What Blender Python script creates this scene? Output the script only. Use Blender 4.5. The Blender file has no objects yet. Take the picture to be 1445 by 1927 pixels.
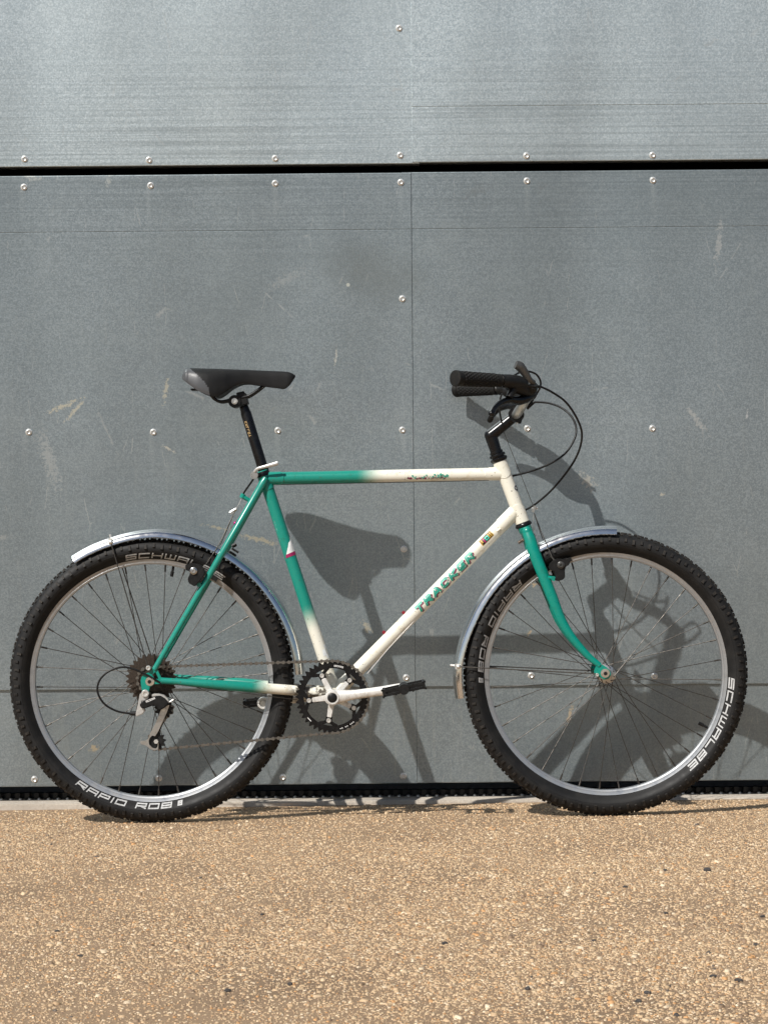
import bpy, bmesh, math, random
import numpy as np
from mathutils import Vector, Matrix

random.seed(7)
rng = np.random.default_rng(11)
R = math.radians
scene = bpy.context.scene
COL = scene.collection

# ------------------------------------------------------------------ camera
FPX, PXW, PXH = 4800.0, 1445.0, 1927.0          # focal length and frame in photograph pixels
CAM = Vector((0.0, -6.37, 0.935))
PITCH, ROLL = math.atan(163.5 / FPX), R(-0.5)
CR = Matrix.Rotation(math.pi / 2 - PITCH, 3, 'X') @ Matrix.Rotation(ROLL, 3, 'Z')
cam_data = bpy.data.cameras.new('camera')
cam_data.sensor_fit = 'VERTICAL'
cam_data.sensor_height = 24.0
cam_data.lens = FPX / PXH * 24.0
cam_data.clip_start, cam_data.clip_end = 0.05, 2000.0
cam = bpy.data.objects.new('camera', cam_data)
cam.matrix_world = Matrix.Translation(CAM) @ CR.to_4x4()
COL.objects.link(cam)
scene.camera = cam

# ------------------------------------------------------------------ sky and sun
SUN = Vector((0.635, 0.785, -1.0)).normalized()   # travel direction of the light
elev = math.asin(-SUN.z)
azim = math.atan2(-SUN.x, -SUN.y)
world = bpy.data.worlds.new('World')
scene.world = world
world.use_nodes = True
wn = world.node_tree.nodes
sky = wn.new('ShaderNodeTexSky')
sky.sky_type = 'NISHITA'
sky.sun_disc = False
sky.sun_elevation = elev
sky.sun_rotation = azim
sky.air_density, sky.dust_density, sky.ozone_density = 1.0, 0.9, 1.0
wn['Background'].inputs['Strength'].default_value = 0.060
world.node_tree.links.new(sky.outputs[0], wn['Background'].inputs['Color'])
sun_data = bpy.data.lights.new('sun', 'SUN')
sun_data.energy = 4.8
sun_data.angle = R(0.53)
sun_data.color = (1.0, 0.965, 0.905)
sun = bpy.data.objects.new('sun', sun_data)
sun.rotation_euler = (-SUN).to_track_quat('Z', 'Y').to_euler()
sun.location = (-4, -5, 6)
COL.objects.link(sun)

scene.view_settings.view_transform = 'Standard'
scene.view_settings.look = 'None'
scene.view_settings.exposure = 0.06
scene.view_settings.gamma = 1.0
scene.view_settings.use_curve_mapping = False
scene.cycles.use_denoising = True
scene.cycles.max_bounces = 4
scene.cycles.diffuse_bounces = 2
scene.cycles.glossy_bounces = 3
scene.cycles.use_adaptive_sampling = True
scene.cycles.adaptive_threshold = 0.02

# ------------------------------------------------------------------ helpers
def ray(px, py):
    return CR @ Vector(((px - 722.5) / FPX, -(py - 963.5) / FPX, -1.0))

def on_wall(px, py, y=0.0):
    d = ray(px, py)
    return CAM + d * ((y - CAM.y) / d.y)

LEAN = R(1.7)
BIKE_O = Vector((0.0, -0.36, 0.0))
BR = Matrix.Rotation(-LEAN, 3, 'X')
_o = BR.transposed() @ (CAM - BIKE_O)

def P(px, py, w=0.0):
    """measured photograph position -> the bicycle's own frame, w metres out from its centre plane"""
    d = BR.transposed() @ ray(px, py)
    return _o + d * ((-w - _o.y) / d.y)

def ground_z(x, y):
    return 0.0065 * (x + 0.555) - 0.05 * (max(y, -3.4) + 0.36)

class MB:
    def __init__(self):
        self.v, self.f, self.a = [], [], {}

    def add(self, vs, fs):
        n = len(self.v)
        self.v += [tuple(p) for p in vs]
        self.f += [tuple(i + n for i in f) for f in fs]
        return n

    def box(self, c, s, m=None):
        c = Vector(c)
        m = m or Matrix.Identity(3)
        vs = [c + m @ Vector((x * s[0] / 2, y * s[1] / 2, z * s[2] / 2)) for x in (-1, 1) for y in (-1, 1) for z in (-1, 1)]
        self.add(vs, [(0, 1, 3, 2), (4, 6, 7, 5), (0, 4, 5, 1), (2, 3, 7, 6), (0, 2, 6, 4), (1, 5, 7, 3)])

    def tube(self, path, rad, n=14, caps=True, flat=1.0, flat_axis=Vector((0, 1, 0)), fade=None, closed=False):
        path = [Vector(p) for p in path]
        m = len(path)
        if not hasattr(rad, '__len__'):
            rad = [rad] * m
        tang = []
        for i in range(m):
            a = path[i - 1] if (i or closed) else path[i]
            b = path[(i + 1) % m] if (i < m - 1 or closed) else path[i]
            t = b - a
            tang.append(t.normalized() if t.length > 1e-9 else Vector((0, 0, 1)))
        up = Vector((0, 1, 0)) if abs(tang[0].y) < 0.9 else Vector((1, 0, 0))
        base = len(self.v)
        u = None
        for i in range(m):
            t = tang[i]
            u = (up - t * up.dot(t)).normalized() if u is None else (u - t * u.dot(t)).normalized()
            w = t.cross(u)
            for k in range(n):
                an = 2 * math.pi * k / n
                d = u * math.cos(an) + w * math.sin(an)
                if flat != 1.0:
                    d = d + flat_axis * (d.dot(flat_axis) * (flat - 1.0))
                self.v.append(tuple(path[i] + d * rad[i]))
                if fade is not None:
                    self.a[len(self.v) - 1] = fade(i / (m - 1))
        for i in range(m if closed else m - 1):
            i2 = (i + 1) % m
            for k in range(n):
                k2 = (k + 1) % n
                self.f.append((base + i * n + k, base + i * n + k2, base + i2 * n + k2, base + i2 * n + k))
        if caps and not closed:
            self.f.append(tuple(base + k for k in reversed(range(n))))
            self.f.append(tuple(base + (m - 1) * n + k for k in range(n)))

    def cyl(self, p0, p1, r0, r1=None, n=16, steps=1, fade=None):
        p0, p1 = Vector(p0), Vector(p1)
        r1 = r0 if r1 is None else r1
        ts = [i / steps for i in range(steps + 1)]
        self.tube([p0.lerp(p1, t) for t in ts], [r0 + (r1 - r0) * t for t in ts], n=n, fade=fade)

    def ycyl(self, c, w0, w1, r, n=20):
        """cylinder along the wheel axis, from w0 to w1 metres out of the centre plane"""
        self.cyl((c[0], -w0, c[2]), (c[0], -w1, c[2]), r, n=n)

    def lathe(self, c, prof, n=96, closed_prof=False, a0=0.0, a1=2 * math.pi, rf=None):
        """turn (r, y) profile about the y axis through c"""
        full = abs(a1 - a0 - 2 * math.pi) < 1e-6
        cnt = n if full else n + 1
        base = len(self.v)
        m = len(prof)
        for i in range(cnt):
            a = a0 + (a1 - a0) * i / n
            k = rf(a) if rf else 0.0
            for (r, y) in prof:
                self.v.append((c[0] + (r + k) * math.sin(a), c[1] + y, c[2] + (r + k) * math.cos(a)))
        for i in range(n):
            i2 = (i + 1) % cnt
            for j in range(m if closed_prof else m - 1):
                j2 = (j + 1) % m
                self.f.append((base + i * m + j, base + i * m + j2, base + i2 * m + j2, base + i2 * m + j))

    def prism(self, poly, w0, w1):
        """poly: list of (x, z) in the bicycle's frame, from w0 to w1"""
        n = len(poly)
        vs = [(p[0], -w0, p[1]) for p in poly] + [(p[0], -w1, p[1]) for p in poly]
        fs = [tuple(range(n)), tuple(reversed(range(n, 2 * n)))]
        fs += [(i, n + i, n + (i + 1) % n, (i + 1) % n) for i in range(n)]
        self.add(vs, fs)

    def sphere(self, c, r, n=12, m=8, s=(1, 1, 1)):
        c = Vector(c)
        vs, fs = [c + Vector((0, 0, r * s[2]))], []
        for i in range(1, m):
            t = math.pi * i / m
            for k in range(n):
                a = 2 * math.pi * k / n
                vs.append(c + Vector((r * s[0] * math.sin(t) * math.cos(a), r * s[1] * math.sin(t) * math.sin(a), r * s[2] * math.cos(t))))
        vs.append(c - Vector((0, 0, r * s[2])))
        for k in range(n):
            fs.append((0, 1 + k, 1 + (k + 1) % n))
            fs.append((len(vs) - 1, 1 + (m - 2) * n + (k + 1) % n, 1 + (m - 2) * n + k))
        for i in range(m - 2):
            for k in range(n):
                fs.append((1 + i * n + k, 1 + (i + 1) * n + k, 1 + (i + 1) * n + (k + 1) % n, 1 + i * n + (k + 1) % n))
        self.add(vs, fs)

    def mirror(self):
        o = MB()
        o.v = [(x, -y, z) for (x, y, z) in self.v]
        o.f = [tuple(reversed(f)) for f in self.f]
        o.a = dict(self.a)
        return o

WORLD_O = {}   # object name -> its origin in its thing's frame

def finish(me, sharp=38, bevel=0.0):
    bm = bmesh.new()
    bm.from_mesh(me)
    bmesh.ops.recalc_face_normals(bm, faces=bm.faces)
    if bevel:
        ed = [e for e in bm.edges if len(e.link_faces) == 2 and e.calc_face_angle(0) > R(30)]
        bmesh.ops.bevel(bm, geom=ed, offset=bevel, segments=2, affect='EDGES', clamp_overlap=True)
    bm.to_mesh(me)
    bm.free()
    me.polygons.foreach_set('use_smooth', [True] * len(me.polygons))
    me.set_sharp_from_angle(angle=R(sharp))

def part(name, mb, mat, parent=None, origin=None, sharp=38, bevel=0.0, label=None):
    v = np.array(mb.v, dtype=float)
    org = Vector(origin) if origin is not None else Vector((v.min(0) + v.max(0)) / 2)
    me = bpy.data.meshes.new(name)
    me.from_pydata((v - np.array(org)).tolist(), [], mb.f)
    if mb.a:
        at = me.attributes.new('fade', 'FLOAT', 'POINT')
        at.data.foreach_set('value', [mb.a.get(i, 0.0) for i in range(len(mb.v))])
    me.materials.append(mat)
    finish(me, sharp, bevel)
    o = bpy.data.objects.new(name, me)
    COL.objects.link(o)
    put(o, parent, org)
    if label:
        o['label'] = label
    return o

def put(o, parent, org):
    WORLD_O[o.name] = Vector(org)
    if parent is not None:
        o.parent = parent
        o.location = Vector(org) - WORLD_O[parent.name]
    else:
        o.location = org

def copy_of(src, parent, org, rot=None):
    o = src.copy()
    COL.objects.link(o)
    for k in list(o.keys()):
        if k in ('label', 'category', 'group'):
            del o[k]
    put(o, parent, org)
    if rot is not None:
        o.rotation_euler = rot
    return o

def tag(o, label, cat=None, group=None, kind=None):
    o['label'] = label
    if cat:
        o['category'] = cat
    if group:
        o['group'] = group
    if kind:
        o['kind'] = kind
    return o

def empty(name, loc):
    o = bpy.data.objects.new(name, None)
    o.empty_display_size = 0.1
    COL.objects.link(o)
    o.location = loc
    WORLD_O[o.name] = Vector((0, 0, 0))
    return o

def curve_pts(pts, m=6):
    """Catmull-Rom through pts"""
    pts = [Vector(p) for p in pts]
    q = [pts[0] * 2 - pts[1]] + pts + [pts[-1] * 2 - pts[-2]]
    out = []
    for i in range(1, len(q) - 2):
        for k in range(m):
            t = k / m
            a, b, c, d = q[i - 1], q[i], q[i + 1], q[i + 2]
            out.append(0.5 * ((2 * b) + (c - a) * t + (2 * a - 5 * b + 4 * c - d) * t * t + (3 * b - a - 3 * c + d) * t ** 3))
    out.append(pts[-1])
    return out

def lerp_list(vals, m):
    out = []
    for i in range(len(vals) - 1):
        for k in range(m):
            out.append(vals[i] + (vals[i + 1] - vals[i]) * k / m)
    return out + [vals[-1]]

# ------------------------------------------------------------------ materials
def base_mat(name):
    m = bpy.data.materials.new(name)
    m.use_nodes = True
    nt = m.node_tree
    return m, nt, nt.nodes['Principled BSDF']

def nd(nt, kind, **kw):
    n = nt.nodes.new('ShaderNode' + kind)
    for k, v in kw.items():
        if k.startswith('i_'):
            n.inputs[k[2:].replace('_', ' ')].default_value = v
        else:
            setattr(n, k, v)
    return n

def col4(c):
    return (c[0], c[1], c[2], 1.0)

def ramp(nt, src, stops):
    n = nd(nt, 'ValToRGB')
    el = n.color_ramp.elements
    while len(el) < len(stops):
        el.new(0.5)
    for e, (p, c) in zip(el, stops):
        e.position = p
        e.color = col4(c) if hasattr(c, '__len__') else (c, c, c, 1)
    nt.links.new(src, n.inputs[0])
    return n.outputs[0]

def mix(nt, fac, a, b, blend='MIX'):
    n = nd(nt, 'Mix', data_type='RGBA', blend_type=blend)
    for sock, v in ((n.inputs[0], fac), (n.inputs[6], a), (n.inputs[7], b)):
        if hasattr(v, 'is_output') or hasattr(v, 'links'):
            nt.links.new(v, sock)
        else:
            sock.default_value = v if not hasattr(v, '__len__') else col4(v)
    return n.outputs[2]

def math_n(nt, op, a, b=None, clamp=False):
    n = nd(nt, 'Math', operation=op, use_clamp=clamp)
    for s, v in ((n.inputs[0], a), (n.inputs[1], b)):
        if v is None:
            continue
        if hasattr(v, 'links'):
            nt.links.new(v, s)
        else:
            s.default_value = v
    return n.outputs[0]

def noise(nt, vec, scale, detail=3.0, rough=0.55, stretch=None):
    if stretch:
        mp = nd(nt, 'Mapping')
        mp.inputs['Scale'].default_value = stretch
        nt.links.new(vec, mp.inputs[0])
        vec = mp.outputs[0]
    n = nd(nt, 'TexNoise')
    n.inputs['Scale'].default_value = scale
    n.inputs['Detail'].default_value = detail
    n.inputs['Roughness'].default_value = rough
    nt.links.new(vec, n.inputs['Vector'])
    return n.outputs['Fac']

def bump(nt, bs, h, strength=0.3, dist=0.001):
    b = nd(nt, 'Bump')
    b.inputs['Strength'].default_value = strength
    b.inputs['Distance'].default_value = dist
    nt.links.new(h, b.inputs['Height'])
    nt.links.new(b.outputs[0], bs.inputs['Normal'])

def simple(name, c, rough=0.5, metal=0.0, dirt=None, dirt_amt=0.5, scale=60.0, bmp=0.0, bscale=300.0, coat=0.0, rough_var=0.12):
    """plain material with a second, worn or dusty tone broken up by noise"""
    m, nt, bs = base_mat(name)
    pos = nd(nt, 'TexCoord').outputs['Object']
    f = noise(nt, pos, scale, 5.0, 0.65)
    d = dirt or [x * 0.6 for x in c]
    fac = ramp(nt, f, [(0.62 - dirt_amt * 0.35, 0.0), (0.78, 1.0)])
    nt.links.new(mix(nt, fac, c, d), bs.inputs['Base Color'])
    nt.links.new(ramp(nt, f, [(0.3, max(0.03, rough - rough_var)), (0.7, min(1.0, rough + rough_var))]), bs.inputs['Roughness'])
    bs.inputs['Metallic'].default_value = metal
    bs.inputs['Coat Weight'].default_value = coat
    if max(c) < 0.02:
        bs.inputs['Specular IOR Level'].default_value = 0.32
    bs.inputs['Coat Roughness'].default_value = 0.12
    if bmp:
        bump(nt, bs, noise(nt, pos, bscale, 2.0), bmp, 0.0006)
    return m

GREEN, CREAM = (0.0, 0.238, 0.180), (0.81, 0.785, 0.68)
M = {}
M['green'] = simple('green_paint', GREEN, 0.32, 0.0, (0.003, 0.165, 0.115), 0.25, 45, coat=0.25)
M['cream'] = simple('cream_paint', CREAM, 0.34, 0.0, (0.66, 0.60, 0.44), 0.3, 40, coat=0.2)
M['chrome'] = simple('chrome', (0.88, 0.865, 0.84), 0.17, 1.0, (0.74, 0.72, 0.69), 0.3, 70, rough_var=0.06)
M['alloy'] = simple('brushed_alloy', (0.62, 0.61, 0.59), 0.36, 1.0, (0.45, 0.43, 0.40), 0.35, 90)
M['rim'] = simple('rim_alloy', (0.43, 0.44, 0.45), 0.40, 0.75, (0.31, 0.31, 0.31), 0.4, 60)
M['zinc'] = simple('zinc_bolt', (0.85, 0.84, 0.81), 0.36, 0.75, (0.5, 0.47, 0.42), 0.4, 300)
M['steel'] = simple('spoke_steel', (0.085, 0.078, 0.070), 0.5, 0.75, (0.04, 0.035, 0.03), 0.5, 120)
M['chain'] = simple('oily_chain_steel', (0.24, 0.22, 0.195), 0.38, 0.8, (0.08, 0.068, 0.055), 0.4, 500)
M['chain_dark'] = simple('oily_chain_inner_steel', (0.13, 0.118, 0.102), 0.4, 0.7, (0.03, 0.026, 0.02), 0.4, 500)
M['cog'] = simple('grimy_cog_steel', (0.085, 0.066, 0.052), 0.5, 0.7, (0.03, 0.022, 0.017), 0.6, 260)
M['black'] = simple('black_paint', (0.005, 0.005, 0.006), 0.28, 0.0, (0.012, 0.0115, 0.011), 0.35, 60, coat=0.08)
M['plastic'] = simple('black_plastic', (0.008, 0.008, 0.008), 0.45, 0.0, (0.018, 0.017, 0.016), 0.4, 120, bmp=0.15)
M['rubber'] = simple('grip_rubber', (0.007, 0.0068, 0.0064), 0.66, 0.0, (0.020, 0.017, 0.014), 0.4, 160, bmp=0.3, bscale=700)
M['tyre'] = simple('tyre_rubber', (0.0085, 0.0082, 0.0082), 0.60, 0.0, (0.020, 0.0185, 0.017), 0.45, 22, bmp=0.2, bscale=500)
M['tread'] = simple('dusty_tread_rubber', (0.013, 0.012, 0.011), 0.66, 0.0, (0.055, 0.045, 0.036), 0.5, 130, bmp=0.3, bscale=500)
M['vinyl'] = simple('saddle_vinyl', (0.007, 0.007, 0.0072), 0.62, 0.0, (0.011, 0.011, 0.011), 0.4, 30, bmp=0.35, bscale=1500)
M['saddle_grey'] = simple('saddle_grey_vinyl', (0.075, 0.077, 0.082), 0.42, 0.0, (0.055, 0.056, 0.06), 0.4, 40, bmp=0.15, bscale=1200)
M['white_print'] = simple('white_print', (0.78, 0.77, 0.75), 0.6, 0.0, (0.5, 0.48, 0.45), 0.3, 300)
M['tyre_print'] = simple('tyre_white_print', (0.52, 0.52, 0.515), 0.65, 0.0, (0.22, 0.215, 0.21), 0.5, 160)
M['gold_print'] = simple('gold_print', (0.62, 0.44, 0.22), 0.45, 0.4, (0.02, 0.018, 0.016), 0.65, 260)
M['magenta'] = simple('magenta_print', (0.33, 0.015, 0.10), 0.45, 0.0, (0.25, 0.01, 0.08), 0.3, 90)
M['decal_white'] = simple('decal_white', (0.78, 0.80, 0.79), 0.4, 0.0, (0.6, 0.62, 0.6), 0.3, 90)
M['crank'] = simple('worn_crank_alloy', (0.80, 0.785, 0.75), 0.45, 0.35, (0.36, 0.32, 0.27), 0.42, 75)
M['yellow'] = simple('sticker_yellow', (0.55, 0.33, 0.04), 0.45)
M['mint'] = simple('sticker_mint', (0.05, 0.55, 0.40), 0.45)
M['sticker_black'] = simple('sticker_black', (0.012, 0.012, 0.015), 0.4)
M['grey_metal'] = simple('polished_dark_lever', (0.10, 0.098, 0.094), 0.34, 0.5, (0.05, 0.05, 0.05), 0.4, 90)
M['silver'] = simple('silver_paint', (0.60, 0.59, 0.57), 0.38, 0.55, (0.42, 0.38, 0.33), 0.3, 120)
M['red'] = simple('red_anodised', (0.36, 0.03, 0.05), 0.4, 0.3)
M['pink'] = simple('magenta_anodised', (0.42, 0.02, 0.18), 0.3, 0.5)

# fading two-tone frame paint
def fade_paint():
    m, nt, bs = base_mat('fading_frame_paint')
    at = nd(nt, 'Attribute', attribute_name='fade')
    pos = nd(nt, 'TexCoord').outputs['Object']
    spray = noise(nt, pos, 900, 2.0, 0.7)
    f = math_n(nt, 'ADD', at.outputs['Fac'], math_n(nt, 'MULTIPLY', math_n(nt, 'SUBTRACT', spray, 0.5), 0.25), True)
    wear = noise(nt, pos, 55, 5.0, 0.65)
    g = mix(nt, ramp(nt, wear, [(0.58, 0.0), (0.75, 1.0)]), GREEN, (0.003, 0.165, 0.115))
    c = mix(nt, ramp(nt, wear, [(0.55, 0.0), (0.74, 1.0)]), CREAM, (0.66, 0.58, 0.41))
    chips = ramp(nt, noise(nt, pos, 210, 2.0, 0.5), [(0.70, 0.0), (0.715, 1.0)])
    colr = mix(nt, f, c, g)
    grime = math_n(nt, 'MULTIPLY', math_n(nt, 'MULTIPLY', at.outputs['Fac'], -1.0, True), ramp(nt, wear, [(0.44, 0.0), (0.52, 0.92)]))
    colr = mix(nt, grime, colr, (0.035, 0.022, 0.012))
    nt.links.new(mix(nt, chips, colr, (0.10, 0.075, 0.05)), bs.inputs['Base Color'])
    bs.inputs['Roughness'].default_value = 0.33
    bs.inputs['Coat Weight'].default_value = 0.22
    bs.inputs['Coat Roughness'].default_value = 0.15
    return m
M['fade'] = fade_paint()

def chipped(name, c, under, thr, scale):
    m, nt, bs = base_mat(name)
    pos = nd(nt, 'TexCoord').outputs['Object']
    f = ramp(nt, noise(nt, pos, scale, 4.0, 0.6), [(thr, 0.0), (thr + 0.02, 1.0)])
    nt.links.new(mix(nt, f, c, under), bs.inputs['Base Color'])
    bs.inputs['Roughness'].default_value = 0.38
    return m
M['letter_green'] = chipped('chipped_green_lettering', (0.03, 0.33, 0.24), CREAM, 0.60, 150)
M['letter_magenta'] = chipped('chipped_magenta_lettering', (0.20, 0.02, 0.065), CREAM, 0.62, 170)

def galvanised(name, upper_sheet):
    m, nt, bs = base_mat(name)
    geo = nd(nt, 'NewGeometry')
    pos = geo.outputs['Position']
    fine = noise(nt, pos, 330, 2.0, 0.7)
    span = nd(nt, 'TexVoronoi')
    span.inputs['Scale'].default_value = 260
    nt.links.new(pos, span.inputs['Vector'])
    cloud = noise(nt, pos, 1.7, 3.0, 0.55)
    mid = noise(nt, pos, 9.0, 3.0, 0.6)
    streak = noise(nt, pos, 1.0, 3.0, 0.6, (1.2, 1.0, 190.0))
    drip = noise(nt, pos, 1.0, 4.0, 0.6, (70.0, 1.0, 3.0))
    A, Bc = ((0.47, 0.540, 0.565), (0.69, 0.765, 0.790)) if upper_sheet else ((0.265, 0.308, 0.330), (0.392, 0.446, 0.472))
    g = math_n(nt, 'ADD', math_n(nt, 'MULTIPLY', fine, 0.75), math_n(nt, 'MULTIPLY', span.outputs['Color'], 0.25))
    c = mix(nt, ramp(nt, g, [(0.40, 0.0), (0.64, 1.0)]), A, Bc)
    c = mix(nt, math_n(nt, 'MULTIPLY', ramp(nt, cloud, [(0.35, 0.0), (0.68, 1.0)]), 0.45), c, (0.42, 0.475, 0.49) if upper_sheet else (0.225, 0.266, 0.279))
    c = mix(nt, math_n(nt, 'MULTIPLY', ramp(nt, mid, [(0.50, 0.0), (0.75, 1.0)]), 0.22), c, (0.56, 0.62, 0.63) if upper_sheet else (0.43, 0.475, 0.48))
    sep = nd(nt, 'SeparateXYZ')
    nt.links.new(pos, sep.inputs[0])
    near_gap = math_n(nt, 'SUBTRACT', 1.0, math_n(nt, 'MULTIPLY', math_n(nt, 'ABSOLUTE', math_n(nt, 'SUBTRACT', sep.outputs[2], 1.62)), 3.2), True)
    sa = math_n(nt, 'MULTIPLY', math_n(nt, 'ADD', math_n(nt, 'MULTIPLY', near_gap, 0.42), 0.10), ramp(nt, streak, [(0.42, 0.0), (0.66, 1.0)]))
    c = mix(nt, sa, c, (0.24, 0.275, 0.285) if upper_sheet else (0.17, 0.20, 0.21))
    low = math_n(nt, 'SUBTRACT', 1.0, math_n(nt, 'MULTIPLY', sep.outputs[2], 0.75), True)
    da = math_n(nt, 'MULTIPLY', math_n(nt, 'ADD', math_n(nt, 'MULTIPLY', low, 0.30), 0.05), ramp(nt, drip, [(0.56, 0.0), (0.78, 1.0)]))
    c = mix(nt, da, c, (0.47, 0.49, 0.46))
    # small light specks
    sp = nd(nt, 'TexVoronoi')
    sp.inputs['Scale'].default_value = 26
    mp = nd(nt, 'Mapping')
    mp.inputs['Scale'].default_value = (1.0, 1.0, 0.6)
    wob = nd(nt, 'TexNoise')
    wob.inputs['Scale'].default_value = 120
    nt.links.new(pos, wob.inputs['Vector'])
    wadd = nd(nt, 'VectorMath', operation='MULTIPLY_ADD')
    nt.links.new(wob.outputs['Color'], wadd.inputs[0])
    wadd.inputs[1].default_value = (0.006, 0.006, 0.006)
    nt.links.new(pos, wadd.inputs[2])
    nt.links.new(wadd.outputs[0], mp.inputs[0])
    nt.links.new(mp.outputs[0], sp.inputs['Vector'])
    dot = ramp(nt, sp.outputs['Distance'], [(0.035, 1.0), (0.075, 0.0)])
    pick = ramp(nt, sp.outputs['Color'], [(0.36, 0.0), (0.46, 0.7)])
    upper = math_n(nt, 'LESS_THAN', sep.outputs[2], 1.575)
    spk = math_n(nt, 'MULTIPLY', math_n(nt, 'MULTIPLY', dot, pick), upper)
    c = mix(nt, spk, c, (0.66, 0.66, 0.62))
    # fine hair scratches
    sv = nd(nt, 'TexVoronoi', feature='DISTANCE_TO_EDGE')
    sv.inputs['Scale'].default_value = 5.0
    smp = nd(nt, 'Mapping')
    smp.inputs['Rotation'].default_value = (0, 0.5, 0)
    smp.inputs['Scale'].default_value = (2.4, 1.0, 0.55)
    nt.links.new(wadd.outputs[0], smp.inputs[0])
    nt.links.new(smp.outputs[0], sv.inputs['Vector'])
    hair = math_n(nt, 'MULTIPLY', ramp(nt, sv.outputs['Distance'], [(0.0, 1.0), (0.010, 0.0)]), ramp(nt, noise(nt, pos, 14, 2.0), [(0.56, 0.0), (0.62, 0.6)]))
    c = mix(nt, hair, c, (0.52, 0.54, 0.53))
    # pale runs under the screws
    if not upper_sheet:
        fx = math_n(nt, 'MULTIPLY', math_n(nt, 'SUBTRACT', sep.outputs[0], on_wall(754, 343).x), 1.0 / 0.3138)
        fx = math_n(nt, 'ABSOLUTE', math_n(nt, 'SUBTRACT', math_n(nt, 'FRACT', math_n(nt, 'ADD', fx, 0.5)), 0.5))
        fx = ramp(nt, fx, [(0.004, 1.0), (0.030, 0.0)])
        for row in (345, 811):
            dz = math_n(nt, 'SUBTRACT', on_wall(722, row).z, sep.outputs[2])
            run = math_n(nt, 'MULTIPLY', math_n(nt, 'GREATER_THAN', dz, 0.0), math_n(nt, 'SUBTRACT', 1.0, math_n(nt, 'MULTIPLY', dz, 9.0), True))
            c = mix(nt, math_n(nt, 'MULTIPLY', math_n(nt, 'MULTIPLY', fx, run), math_n(nt, 'MULTIPLY', drip, 0.42)), c, (0.56, 0.60, 0.60))
    # scuffs: (px, py, half length px, half width px, angle, colour, strength, grain)
    grit = noise(nt, pos, 120, 5.0, 0.75)
    SC = [] if upper_sheet else [(700, 515, 130, 70, -12, (0.23, 0.255, 0.25), 0.5, 2), (120, 764, 50, 7, 22, (0.62, 0.58, 0.46), 0.8, 1),
          (142, 772, 40, 6, 48, (0.60, 0.57, 0.46), 0.8, 1), (93, 865, 90, 20, -74, (0.52, 0.54, 0.53), 0.5, 1),
          (312, 735, 38, 6, 80, (0.60, 0.57, 0.46), 0.75, 1), (318, 845, 20, 4, -30, (0.63, 0.60, 0.52), 0.85, 1),
          (632, 672, 26, 4, 84, (0.66, 0.66, 0.60), 0.7, 1), (490, 1016, 60, 8, -14, (0.60, 0.54, 0.40), 0.8, 1),
          (405, 992, 40, 4, -12, (0.58, 0.53, 0.40), 0.8, 1), (1310, 790, 48, 8, -52, (0.56, 0.57, 0.55), 0.7, 1),
          (1105, 905, 32, 16, -50, (0.54, 0.53, 0.48), 0.8, 1), (1352, 460, 60, 9, 86, (0.56, 0.57, 0.55), 0.55, 1),
          (178, 1408, 11, 8, 20, (0.62, 0.52, 0.36), 0.9, 1), (1072, 1345, 34, 6, 76, (0.66, 0.55, 0.40), 0.9, 1),
          (997, 1190, 10, 5, 50, (0.66, 0.54, 0.38), 0.95, 1), (1008, 1099, 9, 5, 30, (0.66, 0.54, 0.38), 0.95, 1),
          (1247, 931, 8, 6, 0, (0.66, 0.63, 0.54), 0.8, 1), (655, 536, 4, 4, 0, (0.62, 0.64, 0.58), 1.0, 0),
          (690, 1180, 22, 9, -55, (0.62, 0.58, 0.46), 0.8, 1), (1405, 780, 18, 3, 86, (0.64, 0.66, 0.66), 0.8, 1),
          (540, 525, 60, 14, 25, (0.50, 0.52, 0.51), 0.35, 1), (60, 330, 18, 26, 80, (0.60, 0.62, 0.58), 0.5, 1),
          (205, 340, 20, 8, 75, (0.58, 0.60, 0.56), 0.5, 1), (895, 360, 40, 14, 20, (0.25, 0.27, 0.27), 0.35, 1),
          (1020, 352, 22, 10, 40, (0.25, 0.27, 0.27), 0.35, 1)]
    for (px, py, hl, hw, an, cc, st, gr) in SC:
        p = on_wall(px, py)
        mp = nd(nt, 'Mapping', vector_type='TEXTURE')
        mp.inputs['Location'].default_value = (p.x, 0, p.z)
        mp.inputs['Rotation'].default_value = (0, -R(an), 0)
        mp.inputs['Scale'].default_value = (hl / 753.0, 1000.0, hw / 753.0)
        nt.links.new(pos, mp.inputs[0])
        ln = nd(nt, 'VectorMath', operation='LENGTH')
        nt.links.new(mp.outputs[0], ln.inputs[0])
        if gr == 2:
            e = ramp(nt, math_n(nt, 'ADD', ln.outputs['Value'], math_n(nt, 'MULTIPLY', math_n(nt, 'SUBTRACT', mid, 0.5), 1.6)), [(0.1, 1.0), (1.0, 0.0)])
        elif gr:
            e = ramp(nt, math_n(nt, 'ADD', ln.outputs['Value'], math_n(nt, 'MULTIPLY', math_n(nt, 'SUBTRACT', grit, 0.5), 4.2)), [(0.30, 1.0), (0.62, 0.0)])
        else:
            e = ramp(nt, ln.outputs['Value'], [(0.15 if hl > 20 else 0.7, 1.0), (1.0, 0.0)])
        c = mix(nt, math_n(nt, 'MULTIPLY', e, st * 1.0), c, cc)
    nt.links.new(c, bs.inputs['Base Color'])
    bs.inputs['Metallic'].default_value = 0.70
    rg = ramp(nt, g, [(0.3, 0.34), (0.7, 0.45)])
    nt.links.new(rg, bs.inputs['Roughness'])
    # the sheet is slightly wavy, mostly in vertical bands
    wave = noise(nt, pos, 1.0, 1.0, 0.4, (2.6, 1.0, 0.7))
    hb = math_n(nt, 'ADD', math_n(nt, 'MULTIPLY', fine, 0.10), math_n(nt, 'MULTIPLY', wave, 25.0))
    bump(nt, bs, hb, 1.0, 0.0014)
    return m
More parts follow.
